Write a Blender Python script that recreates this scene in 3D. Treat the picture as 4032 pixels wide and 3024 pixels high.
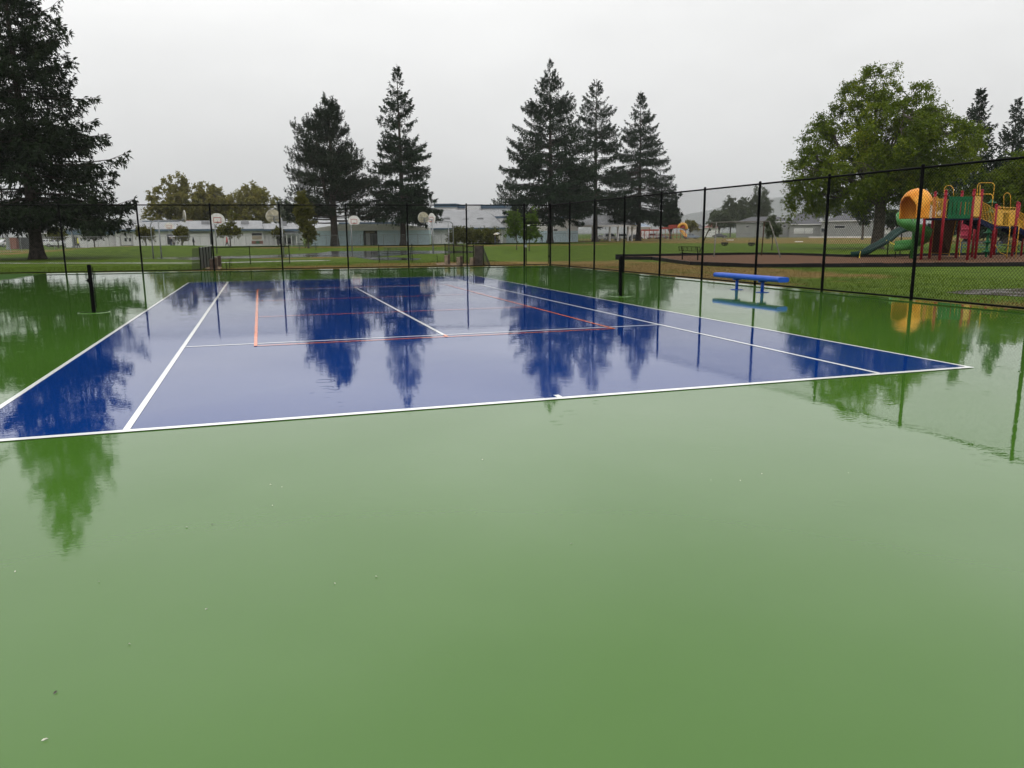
import bpy, math, random
import numpy as np
from mathutils import Vector, Matrix

for _o in list(bpy.data.objects): bpy.data.objects.remove(_o)
scene = bpy.context.scene
COL = scene.collection

# ------------------------------------------------------------------ camera
W, H = 4032, 3024
FPX = 3040.1
CAM = np.array([-2.8806, -7.3254, 1.6828])
YAW, PITCH, ROLL = 0.309487, -0.191784, -0.0073657
_fw = np.array([math.sin(YAW)*math.cos(PITCH), math.cos(YAW)*math.cos(PITCH), math.sin(PITCH)])
_r0 = np.array([math.cos(YAW), -math.sin(YAW), 0.0]); _u0 = np.cross(_r0, _fw)
_rt = _r0*math.cos(ROLL) + _u0*math.sin(ROLL)
_up = -_r0*math.sin(ROLL) + _u0*math.cos(ROLL)
cd = bpy.data.cameras.new('camera'); cam = bpy.data.objects.new('camera', cd); COL.objects.link(cam)
cd.sensor_width = 36.0; cd.lens = 36.0*FPX/W; cd.clip_start = 0.05; cd.clip_end = 20000
M = Matrix(((_rt[0], _up[0], -_fw[0], CAM[0]), (_rt[1], _up[1], -_fw[1], CAM[1]), (_rt[2], _up[2], -_fw[2], CAM[2]), (0, 0, 0, 1)))
cam.matrix_world = M
scene.camera = cam

# ------------------------------------------------------------------ world: overcast sky
SUN_EL, SUN_AZ = math.radians(48), math.radians(200)
wd = bpy.data.worlds.new('World'); scene.world = wd; wd.use_nodes = True
nt = wd.node_tree; nt.nodes.clear()
n_out = nt.nodes.new('ShaderNodeOutputWorld'); n_bg = nt.nodes.new('ShaderNodeBackground')
n_sky = nt.nodes.new('ShaderNodeTexSky'); n_sky.sky_type = 'NISHITA'; n_sky.sun_disc = False
n_sky.sun_elevation = SUN_EL; n_sky.sun_rotation = SUN_AZ; n_sky.dust_density = 6; n_sky.air_density = 1.0
n_tc = nt.nodes.new('ShaderNodeTexCoord'); n_sep = nt.nodes.new('ShaderNodeSeparateXYZ')
nt.links.new(n_tc.outputs['Generated'], n_sep.inputs[0])
# the cloud deck: an overcast sky, about twice as bright overhead as at the horizon, softly mottled
n_rmp = nt.nodes.new('ShaderNodeValToRGB')
er = n_rmp.color_ramp; er.elements[0].position = 0.0; er.elements[0].color = (7.0, 7.03, 7.02, 1)
er.elements[1].position = 1.0; er.elements[1].color = (18.0, 18.0, 17.8, 1)
e = er.elements.new(0.10); e.color = (8.3, 8.32, 8.28, 1)
e = er.elements.new(0.30); e.color = (10.9, 10.9, 10.8, 1)
nt.links.new(n_sep.outputs['Z'], n_rmp.inputs[0])
n_nz = nt.nodes.new('ShaderNodeTexNoise'); n_nz.inputs['Scale'].default_value = 2.2; n_nz.inputs['Detail'].default_value = 5; n_nz.inputs['Roughness'].default_value = .5
n_mp = nt.nodes.new('ShaderNodeMapping'); n_mp.inputs['Scale'].default_value = (1, 1, 2.6)
nt.links.new(n_tc.outputs['Generated'], n_mp.inputs[0]); nt.links.new(n_mp.outputs[0], n_nz.inputs['Vector'])
n_mr = nt.nodes.new('ShaderNodeMapRange'); n_mr.inputs[1].default_value = .3; n_mr.inputs[2].default_value = .7
n_mr.inputs[3].default_value = .89; n_mr.inputs[4].default_value = 1.07
nt.links.new(n_nz.outputs['Fac'], n_mr.inputs[0])
n_mul = nt.nodes.new('ShaderNodeVectorMath'); n_mul.operation = 'SCALE'
nt.links.new(n_rmp.outputs[0], n_mul.inputs[0]); nt.links.new(n_mr.outputs[0], n_mul.inputs['Scale'])
n_mix = nt.nodes.new('ShaderNodeMix'); n_mix.data_type = 'RGBA'; n_mix.inputs[0].default_value = 0.97
nt.links.new(n_sky.outputs[0], n_mix.inputs[6]); nt.links.new(n_mul.outputs[0], n_mix.inputs[7])
nt.links.new(n_mix.outputs[2], n_bg.inputs[0]); n_bg.inputs[1].default_value = 0.1
nt.links.new(n_bg.outputs[0], n_out.inputs[0])
sd = bpy.data.lights.new('sun', 'SUN'); sd.energy = 0.5; sd.angle = math.radians(40); sd.color = (1, .985, .96)
sun = bpy.data.objects.new('sun', sd); COL.objects.link(sun)
sun.rotation_euler = (math.pi/2 - SUN_EL, 0, math.pi - SUN_AZ); sun.location = (0, 0, 60)
scene.view_settings.view_transform = 'Standard'; scene.view_settings.look = 'None'
scene.view_settings.exposure = 0.1; scene.view_settings.gamma = 1.0; scene.view_settings.use_curve_mapping = False
cy = scene.cycles
cy.use_denoising = True; cy.use_adaptive_sampling = True; cy.adaptive_threshold = 0.012
cy.max_bounces = 6; cy.diffuse_bounces = 2; cy.glossy_bounces = 3; cy.transmission_bounces = 3; cy.volume_bounces = 0; cy.transparent_max_bounces = 6
cy.sample_clamp_indirect = 4

# ------------------------------------------------------------------ pixel -> place
def ray(x, y): return _fw + _rt*(x-W/2)/FPX - _up*(y-H/2)/FPX
GZ = -0.06
HAZE = 0.00016
def G(x, y, z=GZ):
    d = ray(x, y); t = (z-CAM[2])/d[2]; return CAM + d*t
def at(x, d, z=GZ, y=925):
    q = ray(x, y); q = q[:2]/np.hypot(q[0], q[1]); return np.array([CAM[0]+q[0]*d, CAM[1]+q[1]*d, z])
def zat(x, y, P):
    d = ray(x, y); t = math.hypot(P[0]-CAM[0], P[1]-CAM[1])/math.hypot(d[0], d[1]); return CAM[2]+d[2]*t
def onp(x, y, P):
    d = ray(x, y); t = math.hypot(P[0]-CAM[0], P[1]-CAM[1])/math.hypot(d[0], d[1]); return CAM+d*t
def dist(P): return math.hypot(P[0]-CAM[0], P[1]-CAM[1])
def onplane(x, y, A, B):
    """where the pixel's ray meets the vertical plane through A-B"""
    d = ray(x, y); n = np.array([-(B[1]-A[1]), B[0]-A[0]])
    t = ((A[0]-CAM[0])*n[0]+(A[1]-CAM[1])*n[1])/(d[0]*n[0]+d[1]*n[1]); return CAM+d*t
_REG = {1: (0, 700, .3038), 2: (550, 700, .3038), 3: (1100, 700, .3038), 4: (1650, 700, .3038), 5: (2200, 700, .3038), 6: (2700, 700, .3038), 7: (3300, 600, .3309)}
def r(k, x, y):
    a, b, s = _REG[k]; return (a+x*s, b+y*s)

# ------------------------------------------------------------------ mesh helpers
def V(*a): return np.array(a if len(a) > 1 else a[0], float)
class MB:
    def __init__(s): s.v = []; s.f = []; s.mi = []; s.cur = 0
    def add(s, vs, fs):
        b = len(s.v); s.v += [tuple(map(float, q)) for q in vs]
        for f in fs: s.f.append(tuple(b+i for i in f)); s.mi.append(s.cur)
        return s
    def box(s, c, d, rz=0.0, Mx=None):
        x, y, z = d[0]/2, d[1]/2, d[2]/2; co, si = math.cos(rz), math.sin(rz); vs = []
        for a in (-x, x):
            for b in (-y, y):
                for e in (-z, z):
                    if Mx is not None:
                        q = Mx @ Vector((a, b, e)); vs.append((c[0]+q.x, c[1]+q.y, c[2]+q.z))
                    else: vs.append((c[0]+a*co-b*si, c[1]+a*si+b*co, c[2]+e))
        return s.add(vs, [(0, 1, 3, 2), (4, 6, 7, 5), (0, 4, 5, 1), (2, 3, 7, 6), (0, 2, 6, 4), (1, 5, 7, 3)])
    def beam(s, a, b, w, h, up=(0, 0, 1)):
        a = V(a); b = V(b); d = b-a; d = d/np.linalg.norm(d); u = V(up)
        sd_ = np.cross(d, u)
        if np.linalg.norm(sd_) < 1e-5: sd_ = np.cross(d, V(1, 0, 0))
        sd_ /= np.linalg.norm(sd_); u = np.cross(sd_, d); vs = []
        for p in (a, b):
            for i, j in ((-1, -1), (1, -1), (1, 1), (-1, 1)): vs.append(p+sd_*i*w/2+u*j*h/2)
        return s.add(vs, [(0, 1, 2, 3), (7, 6, 5, 4), (0, 4, 5, 1), (1, 5, 6, 2), (2, 6, 7, 3), (3, 7, 4, 0)])
    def tube(s, path, rad, n=8, cap=True):
        P = [V(p) for p in path]; R_ = rad if isinstance(rad, (list, tuple, np.ndarray)) else [rad]*len(P)
        vs = []; prev = None
        for i, p in enumerate(P):
            t = P[min(i+1, len(P)-1)]-P[max(i-1, 0)]; t = t/(np.linalg.norm(t)+1e-12)
            if prev is None:
                a = V(0, 0, 1) if abs(t[2]) < .9 else V(1, 0, 0); u = np.cross(t, a)
            else: u = prev-t*np.dot(prev, t)
            u /= (np.linalg.norm(u)+1e-12); prev = u; w = np.cross(t, u)
            for k in range(n):
                an = 2*math.pi*k/n; vs.append(p+(u*math.cos(an)+w*math.sin(an))*R_[i])
        fs = []
        for i in range(len(P)-1):
            for k in range(n): fs.append((i*n+k, i*n+(k+1) % n, (i+1)*n+(k+1) % n, (i+1)*n+k))
        if cap: fs.append(tuple(range(n-1, -1, -1))); fs.append(tuple((len(P)-1)*n+k for k in range(n)))
        return s.add(vs, fs)
    def lathe(s, prof, c=(0, 0, 0), n=16):
        vs = []; fs = []
        for (rr, z) in prof:
            for k in range(n):
                an = 2*math.pi*k/n; vs.append((c[0]+rr*math.cos(an), c[1]+rr*math.sin(an), c[2]+z))
        for i in range(len(prof)-1):
            for k in range(n): fs.append((i*n+k, i*n+(k+1) % n, (i+1)*n+(k+1) % n, (i+1)*n+k))
        fs.append(tuple(range(n-1, -1, -1))); fs.append(tuple((len(prof)-1)*n+k for k in range(n)))
        return s.add(vs, fs)
    def prism(s, poly, ext):
        n = len(poly); e = V(ext); vs = [V(p) for p in poly]+[V(p)+e for p in poly]
        return s.add(vs, [tuple(range(n-1, -1, -1)), tuple(range(n, 2*n))]+[(i, (i+1) % n, n+(i+1) % n, n+i) for i in range(n)])
    def quad(s, a, b, c, d): return s.add([a, b, c, d], [(0, 1, 2, 3)])
    def sheet(s, poly, z): return s.add([(p[0], p[1], z) for p in poly], [tuple(range(len(poly)))])
    def build(s, name, mat, parent=None, smooth=False, bevel=0):
        m = bpy.data.meshes.new(name); off = wloc(parent)
        m.from_pydata([(a-off[0], b-off[1], c-off[2]) for a, b, c in s.v], [], s.f)
        mats = mat if isinstance(mat, (list, tuple)) else [mat]
        for q in mats: m.materials.append(q)
        if len(mats) > 1: m.polygons.foreach_set('material_index', s.mi)
        if smooth: m.polygons.foreach_set('use_smooth', [True]*len(m.polygons))
        m.validate(); m.update()
        import bmesh
        bm = bmesh.new(); bm.from_mesh(m); bmesh.ops.recalc_face_normals(bm, faces=bm.faces); bm.to_mesh(m); bm.free()
        o = bpy.data.objects.new(name, m); COL.objects.link(o)
        if parent is not None: o.parent = parent
        if bevel:
            b = o.modifiers.new('bevel', 'BEVEL'); b.width = bevel; b.segments = 2; b.limit_method = 'ANGLE'; b.angle_limit = math.radians(40)
        if smooth:
            w_ = o.modifiers.new('wn', 'WEIGHTED_NORMAL') if False else None
        return o
def wloc(o):
    t = V(0, 0, 0)
    while o is not None: t = t+V(o.location[:]); o = o.parent
    return t
def npmesh(name, vs, fs, mat, parent=None):
    """fast mesh from numpy arrays (all faces the same size)"""
    m = bpy.data.meshes.new(name); off = wloc(parent); vs = np.asarray(vs, np.float32)-off.astype(np.float32); fs = np.asarray(fs, np.int32)
    k = fs.shape[1]; m.vertices.add(len(vs)); m.vertices.foreach_set('co', vs.ravel())
    m.loops.add(fs.size); m.loops.foreach_set('vertex_index', fs.ravel())
    m.polygons.add(len(fs)); m.polygons.foreach_set('loop_start', np.arange(0, fs.size, k, dtype=np.int32))
    m.update(calc_edges=True); m.materials.append(mat)
    o = bpy.data.objects.new(name, m); COL.objects.link(o); o.parent = parent
    return o
def thing(name, label, cat, loc=(0, 0, 0), rz=0, group=None):
    o = bpy.data.objects.new(name, None); COL.objects.link(o); o.location = tuple(float(q) for q in loc); o.rotation_euler = (0, 0, rz)
    o.empty_display_size = .3
    return tag(o, label, cat, group)
def tag(o, label, cat, group=None):
    o['label'] = label; o['category'] = cat
    if group: o['group'] = group
    return o
def struct(o): o['kind'] = 'structure'; return o
def stuff(o): o['kind'] = 'stuff'; return o
def copy_tree(o, parent=None):
    c = o.copy(); COL.objects.link(c); c.parent = parent
    for ch in o.children: copy_tree(ch, c)
    return c

# ------------------------------------------------------------------ materials
def mat(name, col, rough=.55, var=.18, scale=6.0, metal=0.0, bump=0.0, bscale=30.0, spec=.5, col2=None, detail=4, coat=0.0, fac=(.35, .65)):
    m = bpy.data.materials.new(name); m.use_nodes = True; t = m.node_tree; b = t.nodes['Principled BSDF']
    tc = t.nodes.new('ShaderNodeTexCoord'); nz = t.nodes.new('ShaderNodeTexNoise')
    nz.inputs['Scale'].default_value = scale; nz.inputs['Detail'].default_value = detail
    t.links.new(tc.outputs['Object'], nz.inputs['Vector'])
    c1 = [max(0, c*(1-var)) for c in col]+[1]; c2 = list(col2)+[1] if col2 else [min(1, c*(1+var)) for c in col]+[1]
    rp = t.nodes.new('ShaderNodeValToRGB'); rp.color_ramp.elements[0].color = c1; rp.color_ramp.elements[1].color = c2
    rp.color_ramp.elements[0].position, rp.color_ramp.elements[1].position = fac
    t.links.new(nz.outputs['Fac'], rp.inputs[0]); t.links.new(rp.outputs[0], b.inputs['Base Color'])
    b.inputs['Roughness'].default_value = rough; b.inputs['Metallic'].default_value = metal; b.inputs['Specular IOR Level'].default_value = spec
    b.inputs['Coat Weight'].default_value = coat; b.inputs['Coat Roughness'].default_value = .08
    if bump:
        n2 = t.nodes.new('ShaderNodeTexNoise'); n2.inputs['Scale'].default_value = bscale; n2.inputs['Detail'].default_value = 4
        t.links.new(tc.outputs['Object'], n2.inputs['Vector'])
        bp = t.nodes.new('ShaderNodeBump'); bp.inputs['Strength'].default_value = .6; bp.inputs['Distance'].default_value = bump
        t.links.new(n2.outputs['Fac'], bp.inputs['Height']); t.links.new(bp.outputs[0], b.inputs['Normal'])
    return m
def leafmat(name, c1, c2, c3=None, rough=.5, trans=.25, clump=.35):
    """foliage: every leaf or spray its own tint, larger clumps of older and newer growth"""
    m = bpy.data.materials.new(name); m.use_nodes = True; t = m.node_tree; t.nodes.clear()
    out = t.nodes.new('ShaderNodeOutputMaterial'); b = t.nodes.new('ShaderNodeBsdfPrincipled'); tr = t.nodes.new('ShaderNodeBsdfTranslucent'); mx = t.nodes.new('ShaderNodeMixShader')
    g = t.nodes.new('ShaderNodeNewGeometry'); rp = t.nodes.new('ShaderNodeValToRGB')
    tc = t.nodes.new('ShaderNodeTexCoord'); nz = t.nodes.new('ShaderNodeTexNoise'); nz.inputs['Scale'].default_value = clump; nz.inputs['Detail'].default_value = 3
    t.links.new(tc.outputs['Object'], nz.inputs['Vector'])
    ad = t.nodes.new('ShaderNodeMath'); ad.operation = 'MULTIPLY_ADD'; ad.inputs[1].default_value = .45
    mr = t.nodes.new('ShaderNodeMapRange'); mr.inputs[1].default_value = .3; mr.inputs[2].default_value = .7; mr.inputs[3].default_value = 0; mr.inputs[4].default_value = .55
    t.links.new(nz.outputs['Fac'], mr.inputs[0]); t.links.new(g.outputs['Random Per Island'], ad.inputs[0]); t.links.new(mr.outputs[0], ad.inputs[2])
    rp.color_ramp.elements[0].color = list(c1)+[1]; rp.color_ramp.elements[1].color = list(c2)+[1]
    if c3: rp.color_ramp.elements[1].position = .7; e_ = rp.color_ramp.elements.new(1.0); e_.color = list(c3)+[1]
    t.links.new(ad.outputs[0], rp.inputs[0])
    for q in (b.inputs['Base Color'], tr.inputs[0]): t.links.new(rp.outputs[0], q)
    b.inputs['Roughness'].default_value = rough; b.inputs['Specular IOR Level'].default_value = .08
    mx.inputs[0].default_value = trans
    t.links.new(b.outputs[0], mx.inputs[1]); t.links.new(tr.outputs[0], mx.inputs[2]); t.links.new(mx.outputs[0], out.inputs[0])
    return m

def wetcourt(name, col, col2):
    """acrylic court paint under a film of rainwater: puddles, thin film, drop rings, drifting ripples"""
    m = bpy.data.materials.new(name); m.use_nodes = True; t = m.node_tree; b = t.nodes['Principled BSDF']; L = t.links.new
    def N(k, **kw):
        n = t.nodes.new(k)
        for a, v in kw.items(): setattr(n, a, v)
        return n
    g = N('ShaderNodeNewGeometry'); pos = g.outputs['Position']
    def noise(scale, detail=3, rough=.5, mp=None, dist_=0.0):
        n = N('ShaderNodeTexNoise'); n.inputs['Scale'].default_value = scale; n.inputs['Detail'].default_value = detail; n.inputs['Roughness'].default_value = rough; n.inputs['Distortion'].default_value = dist_
        if mp is not None:
            q = N('ShaderNodeMapping'); q.inputs['Scale'].default_value = mp; L(pos, q.inputs[0]); L(q.outputs[0], n.inputs['Vector'])
        else: L(pos, n.inputs['Vector'])
        return n.outputs['Fac']
    def math_(op, a, b_=None, c=None):
        n = N('ShaderNodeMath', operation=op)
        for i, q in enumerate((a, b_, c)):
            if q is None: continue
            if isinstance(q, (int, float)): n.inputs[i].default_value = q
            else: L(q, n.inputs[i])
        return n.outputs[0]
    def rng_(x, a, b_, c, d):
        n = N('ShaderNodeMapRange'); L(x, n.inputs[0])
        for i, q in enumerate((a, b_, c, d)): n.inputs[i+1].default_value = q
        return n.outputs[0]
    # paint
    cr = N('ShaderNodeValToRGB'); cr.color_ramp.elements[0].color = list(col)+[1]; cr.color_ramp.elements[1].color = list(col2)+[1]
    cr.color_ramp.elements[0].position = .3; cr.color_ramp.elements[1].position = .7
    sq = noise(.35, 6, .6); fine = noise(180, 2)
    L(math_('ADD', math_('MULTIPLY', sq, .85), math_('MULTIPLY', fine, .15)), cr.inputs[0]); L(cr.outputs[0], b.inputs['Base Color'])
    colout = cr.outputs[0]
    # where water stands, and where there is only a film over the grain of the paint
    pud = rng_(noise(.22, 3, .45), .40, .60, 0.0, 1.0)
    sx = N('ShaderNodeSeparateXYZ'); L(pos, sx.inputs[0])
    matte_l = rng_(math_('ADD', sx.outputs[0], math_('MULTIPLY', noise(.5, 3), 1.2)), -12.4, -11.9, 1.0, 0.0)   # left strip: rougher, lower specular and coat, darker base colour
    dk = N('ShaderNodeVectorMath', operation='SCALE'); L(colout, dk.inputs[0]); L(math_('SUBTRACT', 1.0, math_('MULTIPLY', matte_l, .5)), dk.inputs['Scale']); L(dk.outputs[0], b.inputs['Base Color'])
    L(math_('ADD', rng_(pud, 0, 1, .045, .012), math_('MULTIPLY', matte_l, .30)), b.inputs['Roughness']); L(math_('MULTIPLY', math_('SUBTRACT', 1.0, matte_l), rng_(pud, 0, 1, .17, .40)), b.inputs['Coat Weight'])
    L(math_('SUBTRACT', .5, math_('MULTIPLY', matte_l, .48)), b.inputs['Specular IOR Level']); b.inputs['IOR'].default_value = 1.36; b.inputs['Coat Weight'].default_value = .45; b.inputs['Coat IOR'].default_value = 1.33; b.inputs['Coat Roughness'].default_value = .012
    # relief
    swell = noise(.55, 2, .4, (1, 1, 1))
    rip = math_('ADD', noise(5.5, 3, .55, (1.0, .75, 1), .6), math_('MULTIPLY', noise(19, 2, .5, (.6, 1.2, 1), .4), .42))
    grain = noise(75, 3, .6)
    vo = N('ShaderNodeTexVoronoi'); vo.inputs['Scale'].default_value = 3.2; L(pos, vo.inputs['Vector'])
    sepc = N('ShaderNodeSeparateColor'); L(vo.outputs['Color'], sepc.inputs[0])
    dm = vo.outputs['Distance']
    rad = math_('MULTIPLY', sepc.outputs[0], .42)
    dd = math_('SUBTRACT', dm, rad)
    env = math_('MAXIMUM', math_('SUBTRACT', 1.0, math_('MULTIPLY', math_('ABSOLUTE', dd), 7.0)), 0.0)
    wave = math_('SINE', math_('MULTIPLY', dd, 55.0))
    keep = math_('GREATER_THAN', sepc.outputs[1], .45)
    ring = math_('MULTIPLY', math_('MULTIPLY', math_('MULTIPLY', wave, env), keep), math_('SUBTRACT', 1.0, math_('MULTIPLY', sepc.outputs[0], .7)))
    ringz = math_('MULTIPLY', ring, rng_(noise(.3, 2), .42, .6, .1, 1.0))
    h = math_('ADD', math_('MULTIPLY', swell, .0032), math_('MULTIPLY', rip, .00042))
    h = math_('ADD', h, math_('MULTIPLY', ringz, .0004))
    h = math_('ADD', h, math_('MULTIPLY', math_('MULTIPLY', grain, .00007), math_('SUBTRACT', 1.0, pud)))
    bp = N('ShaderNodeBump'); bp.inputs['Strength'].default_value = 1.0; bp.inputs['Distance'].default_value = 1.0
    L(h, bp.inputs['Height']); L(bp.outputs[0], b.inputs['Normal']); L(bp.outputs[0], b.inputs['Coat Normal'])
    return m

MT = {}
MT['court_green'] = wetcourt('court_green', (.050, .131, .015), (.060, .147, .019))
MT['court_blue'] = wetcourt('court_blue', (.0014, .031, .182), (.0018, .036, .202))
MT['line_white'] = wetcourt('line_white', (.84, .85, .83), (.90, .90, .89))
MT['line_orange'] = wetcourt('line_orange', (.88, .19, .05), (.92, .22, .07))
MT['black'] = mat('black_coated_steel', (.003, .003, .0033), .6, .3, 20, spec=.04)
MT['wire'] = mat('black_vinyl_wire', (.004, .004, .0045), .6, .2, 20, spec=.04)
MT['galv'] = mat('galvanised_steel', (.26, .27, .275), .5, .25, 9, metal=.4)
MT['bark'] = mat('conifer_bark', (.050, .040, .033), .8, .45, 5, bump=.03, bscale=9, spec=.2)
MT['bark2'] = mat('grey_bark', (.075, .062, .050), .8, .4, 4, bump=.03, bscale=7, spec=.2)
MT['needle_dark'] = leafmat('needle_dark', (.005, .010, .005), (.013, .024, .008), (.024, .034, .011), .6, .05)
MT['needle'] = leafmat('needle', (.006, .014, .007), (.014, .031, .012), (.025, .044, .017), .6, .05)
MT['needle_pine'] = leafmat('needle_pine', (.007, .013, .007), (.015, .027, .011), (.023, .036, .014), .6, .05)
MT['leaf_locust'] = leafmat('leaf_locust', (.030, .062, .005), (.125, .17, .010), (.27, .28, .02), .5, .25, .3)
MT['leaf_maple'] = leafmat('leaf_maple', (.045, .085, .012), (.095, .155, .022), (.15, .21, .035), .5, .4, .8)
MT['leaf_yellow'] = leafmat('leaf_yellow', (.11, .115, .03), (.21, .19, .05), (.29, .23, .06), .5, .35, .3)
MT['leaf_column'] = leafmat('leaf_column', (.055, .055, .010), (.10, .10, .015), (.15, .13, .02), .5, .25, .8)
MT['leaf_far'] = leafmat('leaf_far', (.070, .090, .050), (.13, .15, .085), None, .55, .3, .3)  # paled leaf colour: the fade of distant mist is mixed into it
MT['leaf_dark'] = leafmat('leaf_dark', (.016, .030, .010), (.032, .054, .016), None, .55, .2, .3)
MT['leaf_shrub'] = leafmat('leaf_shrub', (.055, .062, .015), (.12, .125, .025), (.17, .16, .035), .55, .25, .5)

# ================================================================== THE SETTING
rs = np.random.RandomState(7)
# ---- fence lines first: the court slab ends at them
FC = V(11.95, 32.15, 0)                     # corner by the gate
FL = V(-11.72, 34.55, 0); FR = V(12.45, 6.0, 0)
dL = (FL-FC)/np.linalg.norm(FL-FC); dR = (FR-FC)/np.linalg.norm(FR-FC)
FLe = FC+dL*44.0; FRe = FC+dR*52.0

def ground_h(x, y):
    """lawn mound between the ball court and the school"""
    c = at(600, 96); ax = at(820, 96)-at(400, 96); ax = ax[:2]/np.hypot(*ax[:2]); ay = np.array([-ax[1], ax[0]])
    dx = x-c[0]; dy = y-c[1]; u = dx*ax[0]+dy*ax[1]; w = dx*ay[0]+dy*ay[1]
    return .78*np.exp(-(np.abs(u)/11.5)**3-(w/11.0)**2)
def build_ground():
    xs = np.concatenate([[-12000, -2500, -900, -400, -220], np.arange(-140, 221, 3.0), [300, 500, 900, 2500, 12000]])
    ys = np.concatenate([[-12000, -2000, -600, -200, -90], np.arange(-45, 321, 3.0), [400, 600, 1000, 2500, 12000]])
    X, Y = np.meshgrid(xs, ys, indexing='ij')
    Z = GZ+ground_h(X, Y)
    vs = np.stack([X, Y, Z], -1).reshape(-1, 3); nx, ny = len(xs), len(ys)
    i, j = np.meshgrid(np.arange(nx-1), np.arange(ny-1), indexing='ij'); a = (i*ny+j).ravel()
    fs = np.stack([a, a+ny, a+ny+1, a+1], 1)
    o = npmesh('lawn', vs, fs, grass_mat()); struct(o)
    at_ = o.data.attributes.new('dry', 'FLOAT', 'POINT'); at_.data.foreach_set('value', dryness(vs).astype(np.float32)); return o
def dryness(P):
    """how worn and sun-bleached the turf is at each point"""
    dr = np.zeros(len(P))
    def blob(px, py, rx, ry, amt, ang=None):
        c = G(px, py); ax = c[:2]-CAM[:2]; ax /= np.hypot(*ax); bx = np.array([ax[1], -ax[0]])
        u = (P[:, 0]-c[0])*bx[0]+(P[:, 1]-c[1])*bx[1]; w = (P[:, 0]-c[0])*ax[0]+(P[:, 1]-c[1])*ax[1]
        dr[:] = np.maximum(dr, amt*np.exp(-((u/rx)**4+(w/ry)**4)))
    def strip(A, B, wd_, amt):
        A = V(A)[:2]; B = V(B)[:2]; d = B-A; L_ = np.hypot(*d); d /= L_
        u = (P[:, 0]-A[0])*d[0]+(P[:, 1]-A[1])*d[1]; w = np.abs((P[:, 0]-A[0])*d[1]-(P[:, 1]-A[1])*d[0])
        e_ = np.maximum(0, np.maximum(-u, u-L_)); dr[:] = np.maximum(dr, amt*np.exp(-((w/wd_)**4)-(e_/wd_)**2))
    strip(FC+dL*24, FC+dL*11, 3.0, .62)
    strip(FC+dL*12, FC+V(0, 3, 0), 8.5, 1.0)
    strip(FC+V(3, 3, 0), FC+dR*11+V(3.5, 0, 0), 6.5, 1.0)
    strip(FC+dR*12+V(2, 0, 0), FC+dR*18+V(1, 0, 0), 2.4, .7)
    strip(FC+dR*24.5+V(1.5, 0, 0), FC+dR*34+V(2.2, 0, 0), 2.0, .95)
    strip(at(300, 100), at(0, 97), 9, .95); strip(at(560, 120), at(-300, 125), 12, .85)
    strip(at(900, 122), at(2300, 126), 9, .9)
    strip(at(2500, 152), at(4100, 128), 10, .95); strip(at(2500, 180), at(4100, 165), 28, 1.0); strip(at(2500, 240), at(4100, 230), 45, .9)
    blob(1220, 1015, 6, 3.5, .8)
    return dr
def grass_mat():
    m = bpy.data.materials.new('lawn_turf'); m.use_nodes = True; t = m.node_tree; b = t.nodes['Principled BSDF']; L = t.links.new
    g = t.nodes.new('ShaderNodeNewGeometry'); a = t.nodes.new('ShaderNodeAttribute'); a.attribute_name = 'dry'
    def nz(s, d=4, ro=.6):
        n = t.nodes.new('ShaderNodeTexNoise'); n.inputs['Scale'].default_value = s; n.inputs['Detail'].default_value = d; n.inputs['Roughness'].default_value = ro; L(g.outputs['Position'], n.inputs['Vector']); return n.outputs['Fac']
    def mth(op, x, y):
        n = t.nodes.new('ShaderNodeMath'); n.operation = op
        for i, q in enumerate((x, y)):
            if isinstance(q, float): n.inputs[i].default_value = q
            else: L(q, n.inputs[i])
        return n.outputs[0]
    def mr(x, p, q, c, d):
        n = t.nodes.new('ShaderNodeMapRange'); L(x, n.inputs[0])
        for i, k in enumerate((p, q, c, d)): n.inputs[i+1].default_value = k
        return n.outputs[0]
    def ramp(c1, c2, f, p=(.3, .7)):
        n = t.nodes.new('ShaderNodeValToRGB'); n.color_ramp.elements[0].color = list(c1)+[1]; n.color_ramp.elements[1].color = list(c2)+[1]; n.color_ramp.elements[0].position, n.color_ramp.elements[1].position = p; L(f, n.inputs[0]); return n.outputs[0]
    f1 = mth('ADD', mth('MULTIPLY', nz(.9, 6, .7), .55), mth('MULTIPLY', nz(7.0, 5, .8), .45))
    green = ramp((.024, .050, .003), (.098, .150, .010), f1, (.34, .66))
    f2 = mth('ADD', mth('MULTIPLY', nz(1.1, 5), .45), mth('MULTIPLY', nz(11.0, 4, .75), .55))
    tan = ramp((.075, .052, .014), (.25, .165, .055), f2, (.3, .7))
    k = mth('ADD', a.outputs['Fac'], mr(nz(.28, 5, .65), .3, .7, -.5, .5))
    k = mr(k, .50, .90, 0, 1)
    mx = t.nodes.new('ShaderNodeMix'); mx.data_type = 'RGBA'; L(k, mx.inputs[0]); L(green, mx.inputs[6]); L(tan, mx.inputs[7]); L(mx.outputs[2], b.inputs['Base Color'])
    b.inputs['Roughness'].default_value = .8; b.inputs['Specular IOR Level'].default_value = .05
    bp = t.nodes.new('ShaderNodeBump'); bp.inputs['Distance'].default_value = .05; bp.inputs['Strength'].default_value = .8
    L(mth('ADD', nz(14.0, 4, .7), nz(3.0, 3)), bp.inputs['Height']); L(bp.outputs[0], b.inputs['Normal'])
    return m
lawn = build_ground()

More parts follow.
